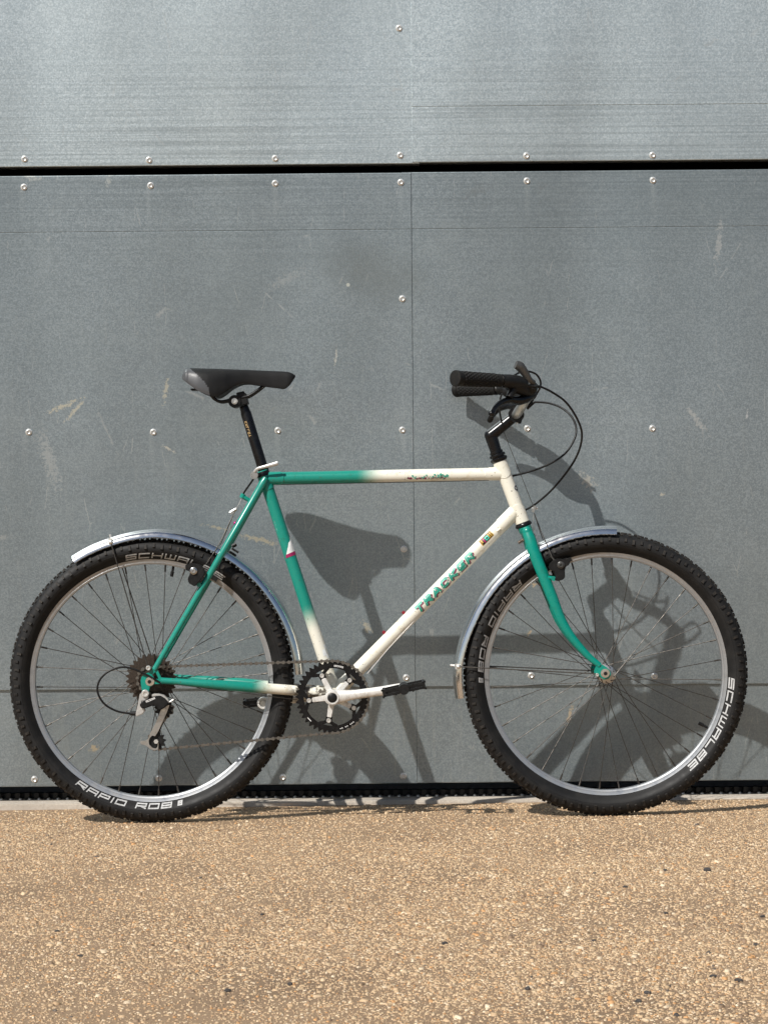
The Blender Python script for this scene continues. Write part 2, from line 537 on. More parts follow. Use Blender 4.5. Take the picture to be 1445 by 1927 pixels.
M['galv'] = galvanised('galvanised_sheet', False)
M['galv_pale'] = galvanised('pale_galvanised_sheet', True)  # upper sheets: cleaner, and paler with sky reflection painted into the colour

def concrete(name, a, b, scale):
    m, nt, bs = base_mat(name)
    pos = nd(nt, 'NewGeometry').outputs['Position']
    f = noise(nt, pos, scale, 6.0, 0.7)
    l = noise(nt, pos, 2.6, 5.0, 0.65)
    c = mix(nt, ramp(nt, f, [(0.35, 0.0), (0.7, 1.0)]), a, b)
    c = mix(nt, math_n(nt, 'MULTIPLY', ramp(nt, l, [(0.42, 0.0), (0.62, 1.0)]), 0.55), c, [x * 0.8 for x in a])
    nt.links.new(c, bs.inputs['Base Color'])
    bs.inputs['Roughness'].default_value = 0.9
    bump(nt, bs, f, 0.6, 0.003)
    return m
M['ground'] = concrete('worn_tan_concrete', (0.215, 0.140, 0.082), (0.46, 0.318, 0.190), 480)
M['sill'] = concrete('pale_concrete_edge', (0.50, 0.44, 0.37), (0.66, 0.60, 0.52), 120)
M['void'] = simple('dark_void', (0.006, 0.006, 0.006), 0.9)

def gravel_mat():
    m, nt, bs = base_mat('aggregate_stone')
    at = nd(nt, 'Attribute', attribute_name='tint')
    pos = nd(nt, 'NewGeometry').outputs['Position']
    c = mix(nt, math_n(nt, 'MULTIPLY', ramp(nt, noise(nt, pos, 500, 3.0), [(0.4, 0.0), (0.7, 1.0)]), 0.4), at.outputs['Color'], (0.25, 0.18, 0.12))
    nt.links.new(c, bs.inputs['Base Color'])
    bs.inputs['Roughness'].default_value = 0.62
    return m
M['gravel'] = gravel_mat()
M['dark_stone'] = simple('dark_stone', (0.035, 0.031, 0.03), 0.75, 0.0, (0.09, 0.08, 0.075), 0.6, 160, bmp=0.5, bscale=260)

# ------------------------------------------------------------------ ground
ys = [0.6, 0.0, -0.36, -1.0, -2.0, -3.4, -6.0, -40.0, -400.0]
xs = [-400.0, -30.0, -2.0, 0.0, 2.0, 30.0, 400.0]
g = MB()
for y in ys:
    for x in xs:
        g.v.append((x, y, ground_z(max(-3, min(3, x)), y)))
for i in range(len(ys) - 1):
    for j in range(len(xs) - 1):
        a = i * len(xs) + j
        g.f.append((a, a + 1, a + len(xs) + 1, a + len(xs)))
ground = part('ground', g, M['ground'], origin=(0, 0, 0))
tag(ground, 'tan worn concrete ground with exposed stone chips', kind='structure')

def make_gravel():
    n = 175000
    y = -0.03 - 3.25 * rng.random(n * 2)
    x = (rng.random(n * 2) * 2 - 1) * (1.16 + 0.13 * y)
    # patchy cover
    dens = 0.72 + 0.14 * np.sin(x * 3.1 + 1.3 * np.sin(y * 2.3)) + 0.12 * np.sin(y * 5.0 + x * 2.0 + 1.0) + 0.12 * np.sin(x * 9 - y * 7)
    dens = np.where(y > -0.4, dens * 0.8, dens)
    keep = (rng.random(n * 2) < np.clip(dens, 0.3, 1.0)) & (y < -0.035)
    x, y = x[keep][:n], y[keep][:n]
    n = len(x)
    s = (0.0010 + 0.0021 * rng.random(n) ** 2.2) * (1.0 + 0.9 * (rng.random(n) < np.where((x > 0.0) & (y < -1.4), 0.09, 0.03)))
    h = s * (0.35 + 0.55 * rng.random(n))
    rot = rng.random(n) * 6.283
    el = 0.6 + 0.7 * rng.random(n)
    k = 5
    ang = np.arange(k) * 2 * np.pi / k
    V = np.zeros((n, 2 * k, 3))
    for ring, (rs, hz) in enumerate(((1.0, -0.25), (0.70, 0.95))):
        jit = 0.78 + 0.44 * rng.random((n, k))
        lx = np.cos(ang)[None] * s[:, None] * rs * jit * el[:, None]
        ly = np.sin(ang)[None] * s[:, None] * rs * jit / el[:, None]
        V[:, ring * k:(ring + 1) * k, 0] = lx * np.cos(rot)[:, None] - ly * np.sin(rot)[:, None]
        V[:, ring * k:(ring + 1) * k, 1] = lx * np.sin(rot)[:, None] + ly * np.cos(rot)[:, None]
        V[:, ring * k:(ring + 1) * k, 2] = (h * hz)[:, None] * (0.65 + 0.6 * rng.random((n, k)))
    gz = 0.0065 * (x + 0.555) - 0.05 * (np.maximum(y, -3.4) + 0.36)
    V[:, :, 0] += x[:, None]
    V[:, :, 1] += y[:, None]
    V[:, :, 2] += gz[:, None]
    F3, F4 = [], []
    for i in range(k):
        j = (i + 1) % k
        F4.append((i, j, k + j, k + i))
    F3.append(tuple(k + i for i in range(k)))
    nv = 2 * k
    off = (np.arange(n) * nv)[:, None, None]
    q = (np.array(F4)[None] + off).reshape(-1)
    t = (np.array(F3)[None] + off).reshape(-1)
    me = bpy.data.meshes.new('gravel')
    me.vertices.add(n * nv)
    me.vertices.foreach_set('co', V.reshape(-1))
    me.loops.add(len(q) + len(t))
    me.loops.foreach_set('vertex_index', np.concatenate([q, t]).astype(np.int32))
    nq, ntr = len(q) // 4, len(t) // k
    me.polygons.add(nq + ntr)
    ls = np.concatenate([np.arange(nq) * 4, len(q) + np.arange(ntr) * k]).astype(np.int32)
    me.polygons.foreach_set('loop_start', ls)
    me.update(calc_edges=True)
    pal = np.array([(0.54, 0.375, 0.218), (0.62, 0.455, 0.282), (0.44, 0.292, 0.165), (0.72, 0.575, 0.40), (0.55, 0.295, 0.12), (0.25, 0.165, 0.10), (0.085, 0.072, 0.062)])
    pick = rng.choice(7, n, p=[0.31, 0.22, 0.22, 0.08, 0.06, 0.105, 0.005])
    tint = pal[pick] * (0.82 + 0.36 * rng.random((n, 1)))
    c4 = np.ones((n, nv, 4))
    c4[:, :, :3] = tint[:, None]
    at = me.color_attributes.new('tint', 'FLOAT_COLOR', 'POINT')
    at.data.foreach_set('color', c4.reshape(-1))
    me.materials.append(M['gravel'])
    o = bpy.data.objects.new('gravel', me)
    COL.objects.link(o)
    tag(o, 'tan and cream stone chips set in the ground', kind='stuff')
make_gravel()

sill = MB()
zt = on_wall(722, 1505).z
sill.box((0, 0.16, zt - 0.15), (8.0, 0.36, 0.30))
sl = part('sill', sill, M['sill'], bevel=0.003)
tag(sl, 'pale concrete edge strip along the foot of the steel wall', kind='structure')

# ------------------------------------------------------------------ steel wall
wall = empty('steel_wall', (0, 0, zt))
WORLD_O[wall.name] = Vector((0, 0, zt))
tag(wall, 'grey galvanised steel sheet wall with screwed panels behind the bicycle', 'wall')
Z_UP, Z_LT, Z_SEAM, Z_BOT = on_wall(722, 308.5).z, on_wall(722, 325).z, on_wall(722, 1294.5).z, on_wall(722, 1475.5).z
X_SEAM = 0.0765

def panel(x0, x1, z0, z1, grooves, depth, yoff=0.0, mat='galv'):
    """folded sheet tray: front skin with fine pressed lines, returned edges"""
    b = 0.0022
    zs = [(z0, 0.0)]
    zs = [(z0, b), (z0 + b * 0.4, b * 0.3), (z0 + b, 0.0)]
    for gz in sorted(grooves):
        zs += [(gz - 0.0016, 0.0), (gz - 0.0004, 0.0010), (gz + 0.0004, 0.0010), (gz + 0.0016, 0.0)]
    zs += [(z1 - b, 0.0), (z1 - b * 0.4, b * 0.3), (z1, b)]
    xsn = [(x0, b), (x0 + b * 0.4, b * 0.3), (x0 + b, 0.0), (x1 - b, 0.0), (x1 - b * 0.4, b * 0.3), (x1, b)]
    m = MB()
    nx = len(xsn)
    for (z, dz) in zs:
        for (x, dx) in xsn:
            m.v.append((x, yoff + max(dz, dx), z))
    for i in range(len(zs) - 1):
        for j in range(nx - 1):
            a = i * nx + j
            m.f.append((a, a + 1, a + nx + 1, a + nx))
    top, nzs = (len(zs) - 1) * nx, len(zs)
    d = yoff + depth
    def edge(idx):
        base = len(m.v)
        for k in idx:
            m.v.append((m.v[k][0], d, m.v[k][2]))
        for k in range(len(idx) - 1):
            m.f.append((idx[k], idx[k + 1], base + k + 1, base + k))
    edge(list(range(nx)))
    edge(list(range(top, top + nx)))
    edge([i * nx for i in range(nzs)])
    edge([i * nx + nx - 1 for i in range(nzs)])
    o = part('panel', m, M[mat], wall)
    o.data.polygons.foreach_set('use_smooth', [False] * len(o.data.polygons))
    return o

XL, XR = -2.4, 2.5
ga, gb = on_wall(722, 432).z, on_wall(1110, 198.5).z
pan = {}
pan['ul'] = panel(XL, X_SEAM + 0.02, Z_UP, 4.2, [], 0.06, 0.0, 'galv_pale')
pan['ur'] = panel(X_SEAM, XR, Z_UP + 0.0025, 4.2, [gb], 0.055, -0.0016, 'galv_pale')
pan['ll'] = panel(XL, X_SEAM - 0.0010, Z_SEAM + 0.0009, Z_LT, [ga], 0.0045)
pan['lr'] = panel(X_SEAM - 0.025, XR, Z_SEAM + 0.0009, Z_LT + 0.001, [ga + 0.0004], 0.0030, 0.0020)
pan['bl'] = panel(XL, X_SEAM + 0.0014, Z_BOT, Z_SEAM + 0.004, [], 0.05, 0.0062)
pan['br'] = panel(X_SEAM - 0.025, XR, Z_BOT + 0.0006, Z_SEAM + 0.0038, [], 0.045, 0.0080)
bb = MB()
bb.box((0.05, 0.30, 2.1), (5.2, 0.02, 4.4))
part('void_backing', bb, M['void'], wall)  # near-black backing added; its colour stands in for shade inside the gaps

sc = MB()
sc.lathe((0, 0, 0), [(0.0, -0.0016), (0.0034, -0.0016), (0.0036, -0.0036), (0.0046, -0.0042), (0.0058, -0.0032), (0.0062, -0.0014), (0.0082, -0.0010), (0.0086, 0.0)], n=20)
SCREWS = [('ul', 47, 299), ('ul', 281, 301), ('ul', 518, 298), ('ul', 753, 292), ('ur', 990, 293), ('ur', 1227, 292), ('ul', 751, 53),
          ('ll', 46, 352), ('ll', 284, 349), ('ll', 518, 345), ('ll', 754, 343), ('lr', 991, 340), ('lr', 1228, 339), ('ll', 757, 562),
          ('ll', 55, 813), ('ll', 289, 813), ('ll', 523, 810), ('ll', 757, 809), ('lr', 992, 806), ('lr', 1227, 806), ('ll', 760, 1033),
          ('ll', 764, 1275), ('lr', 999, 1271), ('lr', 1231, 1272), ('bl', 65, 1467), ('bl', 299, 1465), ('bl', 532, 1463), ('bl', 759, 1461)]
first = None
for (k, px, py) in SCREWS:
    p = on_wall(px, py)
    yy = {'ul': 0.0, 'ur': -0.0016, 'll': 0.0, 'lr': 0.0020, 'bl': 0.0062, 'br': 0.0080}[k]
    pos = Vector((p.x, yy - 0.0002, p.z))
    if first is None:
        sc.v = [(v[0] + pos.x, v[1] + pos.y, v[2] + pos.z) for v in sc.v]
        first = part('screw', sc, M['zinc'], pan[k], origin=pos)
    else:
        copy_of(first, pan[k], pos, (0, random.uniform(0, 3), 0))

# toothed black rail in the gap under the wall
rail = empty('toothed_rail', (0, 0.05, zt))
WORLD_O[rail.name] = Vector((0, 0.05, zt))
tag(rail, 'black toothed rail on the pale concrete edge under the steel wall', 'rail')
rb = MB()
rb.box((0, 0.085, zt + 0.006), (4.6, 0.02, 0.014))
part('rail_bar', rb, M['plastic'], rail, bevel=0.001)
pitch = 18.0 / 753.0
tooth = stud = None
for i in range(-44, 45):
    x = i * pitch
    t = MB()
    p = Vector((x, 0.066, zt + 0.0085))
    if tooth is None:
        t.box(p, (0.0125, 0.018, 0.0165))
        tooth = part('tooth', t, M['plastic'], rail, bevel=0.0012)
        t = MB()
        t.sphere((x + pitch * 0.32, 0.050, zt + 0.001), 0.0055, 10, 6)
        stud = part('stud', t, M['alloy'], rail)
    else:
        copy_of(tooth, rail, p)
        copy_of(stud, rail, Vector((x + pitch * 0.32, 0.050, zt + 0.001)))

# ------------------------------------------------------------------ bicycle
bike = empty('bicycle', BIKE_O)
bike.rotation_euler = (-LEAN, 0, 0)
tag(bike, 'green and cream city mountain bicycle with chrome mudguards leaning on the steel wall', 'bicycle')

# ---- stroke lettering
GL = {'S': [[(1, 1), (0, 1), (0, .52), (1, .52), (1, 0), (0, 0)]], 'C': [[(1, 1), (0, 1), (0, 0), (1, 0)]],
      'H': [[(0, 0), (0, 1)], [(1, 0), (1, 1)], [(0, .5), (1, .5)]], 'W': [[(0, 1), (0, 0), (1, 0), (1, 1)], [(.5, 0), (.5, .95)]],
      'A': [[(0, 0), (0, 1), (1, 1), (1, 0)], [(0, .42), (1, .42)]], 'L': [[(0, 1), (0, 0), (1, 0)]],
      'B': [[(0, 0), (0, 1), (1, 1), (1, 0), (0, 0)], [(0, .5), (1, .5)]], 'E': [[(1, 1), (0, 1), (0, 0), (1, 0)], [(0, .5), (.9, .5)]],
      'R': [[(0, 0), (0, 1), (1, 1), (1, .45), (.1, .45)], [(.45, .45), (1, 0)]], 'P': [[(0, 0), (0, 1), (1, 1), (1, .42), (.1, .42)]],
      'I': [[(.5, 0), (.5, 1)]], 'D': [[(0, 0), (0, 1), (1, 1), (1, 0), (0, 0)]], 'O': [[(0, 0), (0, 1), (1, 1), (1, 0), (0, 0)]],
      'T': [[(0, 1), (1, 1)], [(.5, 0), (.5, 1)]], 'K': [[(0, 0), (0, 1)], [(1, 1), (.15, .5), (1, 0)]],
      'N': [[(0, 0), (0, 1), (1, 0), (1, 1)]], 'Y': [[(0, 1), (.5, .5), (1, 1)], [(.5, 0), (.5, .5)]],
      'a': [[(0, 0), (.36, 1), (.64, 1), (1, 0)], [(.2, .34), (.8, .34)]], 'r': [[(0, 0), (0, 1), (.85, 1), (1, .8), (.85, .5), (.1, .5)], [(.5, .5), (1, 0)]], 'c': [[(1, .85), (.8, 1), (.2, 1), (0, .8), (0, .2), (.2, 0), (.8, 0), (1, .15)]],
      'o': [[(.1, .1), (.9, .1), (.9, .9), (.1, .9), (.1, .1)], [(.35, .5), (.65, .5)]]}

def strokes(text, height, width, gap, thick, slant=0.0, widths=None):
    """-> list of quads in (u, v, layer); u along the line, v up"""
    out, x, layer = [], 0.0, 0
    for ch in text:
        if ch == ' ':
            x += width * 0.75
            continue
        w = width * {'I': 0.25}.get(ch, 1.0)
        for li, line in enumerate(GL[ch]):
            pts = [Vector((x + thick / 2 + p[0] * (w - thick), thick / 2 + p[1] * (height - thick))) for p in line]
            closed = (pts[0] - pts[-1]).length < 1e-6
            m = len(pts)
            L, Rr = [], []
            for i in range(m):
                if closed and i in (0, m - 1):
                    d0, d1 = (pts[-1] - pts[-2]).normalized(), (pts[1] - pts[0]).normalized()
                else:
                    d0 = (pts[i] - pts[i - 1]).normalized() if i else (pts[1] - pts[0]).normalized()
                    d1 = (pts[i + 1] - pts[i]).normalized() if i < m - 1 else d0
                n0, n1 = Vector((-d0.y, d0.x)), Vector((-d1.y, d1.x))
                nn = n0 + n1
                nn = nn / max(0.35, nn.length_squared) * 2 * thick / 2 if nn.length > 1e-4 else n0 * thick / 2
                ext = Vector((0, 0))
                if not closed and i == 0:
                    ext = -d1 * thick / 2
                if not closed and i == m - 1:
                    ext = d0 * thick / 2
                L.append(pts[i] + nn + ext)
                Rr.append(pts[i] - nn + ext)
            for i in range(m - 1):
                k = max(1, int((pts[i + 1] - pts[i]).length / (height * 0.14)))
                for j in range(k):
                    q = []
                    for (A, t) in ((L, j / k), (L, (j + 1) / k), (Rr, (j + 1) / k), (Rr, j / k)):
                        c = A[i].lerp(A[i + 1], t)
                        q.append((c.x + slant * c.y, c.y, li))
                    out.append(q)
        x += w + gap
    return out, x - gap

def letter_mesh(quads, fn):
    m = MB()
    for q in quads:
        m.add([fn(*c) for c in q], [(0, 1, 2, 3)])
    return m

# ---- wheels
TY = [(0.2855, 0.0118), (0.2880, 0.0136), (0.2920, 0.0178), (0.2960, 0.0218), (0.3000, 0.0249), (0.3040, 0.0269), (0.3085, 0.0281), (0.3140, 0.0280), (0.3200, 0.0262), (0.3255, 0.0226), (0.3295, 0.0172), (0.3315, 0.0105), (0.3324, 0.0)]
def ty_w(r):
    for (r0, w0), (r1, w1) in zip(TY, TY[1:]):
        if r0 <= r <= r1:
            return w0 + (w1 - w0) * (r - r0) / (r1 - r0)
    return TY[0][1]

def wheel(px, py, phi0, flange_r, flange_near, flange_far, texts, valve_a, label):
    C = P(px, py)
    hub = MB()
    fo = 0.002
    prof = [(0.008, -flange_near - 0.012), (0.011, -flange_near - 0.011), (0.013, -flange_near - 0.004), (flange_r + 0.004, -flange_near - fo), (flange_r + 0.004, -flange_near + fo),
            (0.012, -flange_near + 0.008), (0.010, 0), (0.012, flange_far - 0.008), (flange_r + 0.004, flange_far - fo), (flange_r + 0.004, flange_far + fo), (0.013, flange_far + 0.004), (0.008, flange_far + 0.012)]
    hub.lathe(C, prof, n=36)
    W = part('wheel', hub, M['alloy'], bike, origin=C, label=label)
    t = MB()
    prof = [(r, -w) for (r, w) in TY] + [(r, w) for (r, w) in reversed(TY[:-1])]
    t.lathe(C, prof, n=128)
    part('tyre', t, M['tyre'], W, origin=C, sharp=60)
    # fine moulded ring on the side wall
    rg = MB()
    for rr in (0.3060, 0.2875):
        w = ty_w(rr)
        rg.lathe(C, [(rr - 0.0006, -w), (rr, -w - 0.0006), (rr + 0.0006, -w)], n=128)
    part('bead_line', rg, M['tyre'], W, origin=C)
    # knobs
    k = MB()
    def knob(a, da, s0, s1, h, tap=0.8):
        def sp(s, hh):
            # s: -1..1 across the tread; profile angle
            al = s * R(78)
            rad, cr = 0.0278, 0.3054
            return (cr + (rad * 0.97 + hh) * math.cos(al), (rad + hh) * math.sin(al))
        vs = []
        for hh, sc_ in ((-0.0015, 1.0), (h, tap)):
            sm, sd = (s0 + s1) / 2, (s1 - s0) / 2 * sc_
            for (aa, ss) in ((-da * sc_, sm - sd), (da * sc_, sm - sd), (da * sc_, sm + sd), (-da * sc_, sm + sd)):
                r, w = sp(ss, hh)
                an = a + aa
                vs.append((C.x + r * math.sin(an), -w, C.z + r * math.cos(an)))
        k.add(vs, [(4, 5, 6, 7), (0, 1, 5, 4), (1, 2, 6, 5), (2, 3, 7, 6), (3, 0, 4, 7)])
    N = 104
    for i in range(N):
        a = 2 * math.pi * (i + 0.5) / N
        for sgn in (1, -1):
            b = a + (0.0 if sgn > 0 else math.pi / N)
            if i % 2:
                knob(b, 0.0118, sgn * 0.70, sgn * 1.06, 0.0050 + random.uniform(-.0004, .0004), 0.74)
            else:
                knob(b, 0.0105, sgn * 0.64, sgn * 0.95, 0.0050 + random.uniform(-.0004, .0004), 0.74)
            knob(b + math.pi / N, 0.0125, sgn * 0.30, sgn * 0.50, 0.0038)
            knob(b + (0.3 if i % 2 else 0.0) * math.pi / N, 0.013, sgn * 0.03, sgn * 0.24, 0.0040)
        # moulding hairs
    for i in range(150):
        a = random.uniform(0, 2 * math.pi)
        w = random.uniform(-0.02, 0.02)
        r0 = 0.3350 - abs(w) * 0.25
        p0 = Vector((C.x + r0 * math.sin(a), w, C.z + r0 * math.cos(a)))
        a2 = a + random.uniform(-0.01, 0.01)
        r1 = r0 + random.uniform(0.002, 0.0052)
        k.cyl(p0, (C.x + r1 * math.sin(a2), w * 1.1, C.z + r1 * math.cos(a2)), 0.0004, 0.0002, n=4)
    tr = part('tread', k, M['tread'], W, origin=C, sharp=20)
    tr['kind'] = 'stuff'
    rim = MB()
    rim.lathe(C, [(0.2745, -0.0050), (0.2752, -0.0102), (0.2790, -0.0118), (0.2796, -0.0112), (0.2850, -0.0124), (0.2880, -0.0135), (0.2886, -0.0120), (0.2862, -0.0100), (0.2800, -0.0095),
                  (0.2800, 0.0095), (0.2862, 0.0100), (0.2886, 0.0120), (0.2880, 0.0135), (0.2850, 0.0124), (0.2796, 0.0112), (0.2790, 0.0118), (0.2752, 0.0102), (0.2745, 0.0050)], n=144, closed_prof=True)
    part('rim', rim, M['rim'], W, origin=C, sharp=25)
    # side wall lettering
    for (txt, a_start, a_end, inward) in texts:
        r0, h = 0.2893, 0.0128
        arc = abs(R(a_end - a_start)) * (r0 + h / 2)
        n = len(txt.replace(' ', ''))
        w = arc / (n * 1.22 + txt.count(' ') * 0.75 - 0.2 - 0.75 * txt.count('I'))
        q, L = strokes(txt, h, w, w * 0.2, h * 0.235, slant=0.25)
        sc_ = arc / L
        def fn(u, v, l):
            s = u * sc_ / (r0 + h / 2)
            a = R(a_start) + (-s if inward else s)
            r = (r0 + h - v) if inward else (r0 + v)
            return (C.x + r * math.sin(a), -(ty_w(r) + 0.0008 + 0.00015 * l), C.z + r * math.cos(a))
        part('lettering', letter_mesh(q, fn), M['tyre_print'], W)
    # spokes
    rimr = 0.2738
    protos = {}
    for i in range(36):
        near = i % 2 == 0
        lead = (i // 2) % 2 == 0
        key = (near, lead)
        org = C
        rot = (0, phi0 + i * 2 * math.pi / 36, 0)
        if key in protos:
            copy_of(protos[key], W, org, rot)
            continue
        s = MB()
        ha = R(62 if lead else -62)
        yf = -flange_near if near else flange_far
        yf += (-0.003 if lead == near else 0.003)
        p0 = Vector((flange_r * math.sin(ha), yf, flange_r * math.cos(ha)))
        p1 = Vector((0, -0.0035 if near else 0.0035, rimr))
        s.cyl(p0, p0.lerp(p1, 0.945), 0.00098, n=6)
        s.cyl(p0.lerp(p1, 0.942), p1, 0.0020, n=8)
        s.sphere(p0, 0.0019, 6, 4)
        o = part('spoke', s, M['steel'], None, origin=(0, 0, 0))
        put(o, W, org)
        o.rotation_euler = rot
        protos[key] = o
    v = MB()
    d = Vector((math.sin(valve_a), 0, math.cos(valve_a)))
    v.cyl(C + d * 0.2745, C + d * 0.262, 0.0033, 0.0031, n=10)
    v.cyl(C + d * 0.262, C + d * 0.2495, 0.0044, 0.0042, n=10)
    part('valve', v, M['plastic'], W, bevel=0.0004)
    return W, C

RW, CRr = wheel(286.5, 1280.0, R(-2.9), 0.0215, 0.018, 0.036,
                [('SCHWALBE', -11.5, 35.5, False), ('RAPID ROB', 216.8, 171.3, True), ('o', 168.8, 166.2, True)], R(11.2), 'rear wheel with knobbly black tyre and silver rim')
FW, CF = wheel(1138.7, 1267.3, R(3.6), 0.0175, 0.034, 0.034,
               [('SCHWALBE', 92.0, 139.0, False), ('RAPID ROB', 318.0, 271.8, True), ('o', 269.3, 266.7, True)], R(118.5), 'front wheel with knobbly black tyre and silver rim')

# ---- frame
BB_ = P(626.8, 1308.8)
seat_top, seat_bot = P(494.5, 889), P(629, 1300)
tt0, tt1 = P(506, 900.2), P(948, 891.3)
dt0, dt1 = P(631, 1304), P(969, 962.5)
ht0, ht1 = P(939.8, 868), P(983.2, 984)
hd = (ht1 - ht0).normalized()
fr = MB()
fr.ycyl(BB_, -0.035, 0.035, 0.0205, n=32)
frame = part('frame', fr, M['cream'], bike, bevel=0.0008)

def smooth(t, a, b):
    u = max(0.0, min(1.0, (t - a) / (b - a)))
    return u * u * (3 - 2 * u)

def ftube(name, p0, p1, r0, r1, fade, steps=48, flat=1.0, mat='fade'):
    m = MB()
    ts = [i / steps for i in range(steps + 1)]
    m.tube([p0.lerp(p1, t) for t in ts], [r0 + (r1 - r0) * t for t in ts], n=28, fade=fade)
    return part(name, m, M[mat], frame)
# green -> cream positions measured along each tube
ftube('top_tube', tt0, tt1, 0.0147, 0.0147, lambda t: 1 - smooth(t, 0.370, 0.505))
ftube('seat_tube', seat_top, seat_bot, 0.0142, 0.0142, lambda t: 1 - smooth(t, 0.605, 0.735))
ftube('down_tube', dt0, dt1, 0.0163, 0.0163, lambda t: 0.0)
ftube('head_tube', ht0, ht1, 0.0160, 0.0160, lambda t: 0.0)
def sleeve(p0, p1, r, fade=0.0, ends=(0.0, 0.0)):
    """lug socket; its free ends run to a rounded point on the near and far sides"""
    m = MB()
    d = (p1 - p0)
    L, a = d.length, d.normalized()
    ss = [0.0, 0.0012, L * 0.5, L - 0.0012, L]
    base = len(m.v)
    m.tube([p0 + a * x for x in ss], [r - 0.0010, r, r, r, r - 0.0010], n=32, fade=lambda t: fade)
    for i in range(5):
        k = ends[0] if i < 2 else ends[1] if i > 2 else 0.0
        for j in range(32):
            v = Vector(m.v[base + i * 32 + j])
            rel = v - (p0 + a * ss[i])
            c = abs(rel.y) / max(1e-6, rel.length)
            m.v[base + i * 32 + j] = tuple(v + a * (k * (c ** 1.5 - 0.4) * (-1 if i < 2 else 1)))
    return part('lug', m, M['fade'], frame)
axis_t, axis_d = (tt1 - tt0).normalized(), (dt1 - dt0).normalized()
ad = (seat_bot - seat_top).normalized()
sleeve(tt1 - axis_t * 0.040, tt1, 0.0158, ends=(0.010, 0))
sleeve(dt1 - axis_d * 0.050, dt1, 0.0175, ends=(0.012, 0))
sleeve(ht0, ht0 + hd * 0.036, 0.0171, ends=(0, 0.012))
sleeve(ht1 - hd * 0.040, ht1, 0.0171, ends=(0.012, 0))
sleeve(dt0, dt0 + axis_d * 0.038, 0.0174, ends=(0, 0.010))
sleeve(seat_bot - ad * 0.035, seat_bot, 0.0154, ends=(0.008, 0))
sleeve(seat_top - ad * 0.004, seat_top + ad * 0.042, 0.0155, 1.0, (0, 0.004))
sleeve(tt0, tt0 + axis_t * 0.032, 0.0158, 1.0, (0, 0.008))
# stays
for sgn in (1, -1):
    s0, s1 = P(500.5, 899, 0.017), P(291, 1260, 0.0665)
    m = MB()
    path, rad = [], []
    for i in range(41):
        t = i / 40
        w = 0.017 + 0.030 * smooth(t, 0, 0.42) + 0.0195 * t
        q = P(500.5 + (291 - 500.5) * t, 899 + (1260 - 899) * t, w)
        path.append(q)
        rad.append((0.0062 if i == 0 else 0.0092 if i == 1 else 0.0086) * (1 - 0.28 * t))
    m.tube(path, rad, n=20, fade=lambda t: 1.0)
    m = m if sgn > 0 else m.mirror()
    part('seat_stay', m, M['fade'], frame)
    m = MB()
    path, rad = [], []
    for i in range(41):
        t = i / 40
        w = 0.066 - 0.030 * smooth(t, 0.15, 1.0) - 0.010 * t
        path.append(P(303 + (612 - 303) * t, 1280.5 + (1303.5 - 1280.5) * t, w))
        rad.append(0.0072 + 0.0050 * smooth(t, 0.0, 0.5))
    m.tube(path, rad, n=20, fade=lambda t: (1 - smooth(t, 0.545, 0.70)) if t < 0.72 else -smooth(t, 0.74, 0.84))
    m = m if sgn > 0 else m.mirror()
    part('chain_stay', m, M['fade'], frame)
    # dropout plate
    m = MB()
    def bar_poly(a, b, w0_, w1_):
        A, B_ = P(a[0], a[1], 0.066), P(b[0], b[1], 0.066)
        d_ = (B_ - A).normalized()
        n_ = Vector((-d_.z, 0, d_.x))
        pts_ = [A - n_ * w0_, A + n_ * w0_, B_ + n_ * w1_, B_ - n_ * w1_]
        return [(q_.x, q_.z) for q_ in pts_]
    poly = [(271, 1269), (278, 1266), (285, 1268), (290, 1274), (292, 1281), (289, 1289), (283, 1293), (281.5, 1299), (281, 1306), (269, 1306), (268, 1299), (266, 1290), (265.3, 1281), (267, 1274)]
    m.prism([(P(a, b, 0.066).x, P(a, b, 0.066).z) for (a, b) in poly], 0.0630, 0.0690)
    m.prism(bar_poly((280, 1271), (294, 1258.5), 0.0050, 0.0052), 0.0633, 0.0687)
    m.prism(bar_poly((284, 1283), (308, 1282), 0.0058, 0.0066), 0.0635, 0.0685)
    m.prism(bar_poly((294, 1260), (303, 1279), 0.0032, 0.0036), 0.0637, 0.0683)
    m = m if sgn > 0 else m.mirror()
    part('dropout', m, M['green'], frame, bevel=0.0008)
# bridge, cable stop, bosses
m = MB()
p = P(447, 991)
m.cyl((p.x, -0.046, p.z), (p.x, 0.046, p.z), 0.006, n=14)
part('stay_bridge', m, M['green'], frame)
m = MB()
a, b = P(470, 942, 0.0), P(457, 934, 0.0)
m.cyl(a, b, 0.0050, n=12)
m.cyl(P(455.5, 937), P(458.5, 929.5), 0.0062, n=14)
m.cyl(P(470, 942, -0.03), P(470, 942, 0.03), 0.004, n=10)
part('cable_stop', m, M['green'], frame)
for (x, y) in ((759.5, 1153), (722.5, 1190)):
    m = MB()
    c = P(x, y)
    n_ = Vector((-axis_d.z, 0, axis_d.x))
    m.cyl(c - n_ * 0.006, c + n_ * 0.001, 0.0044, n=12)
    m.cyl(c + n_ * 0.0005, c + n_ * 0.0040, 0.0035, n=12)
    part('bottle_boss', m, M['red'], frame)
m = MB()
c = P(938, 997.5, 0.0155)
m.cyl(c + Vector((-.004, 0, -.003)), c + Vector((.004, 0, .004)), 0.0030, n=10)
part('cable_stop', m, M['cream'], frame)

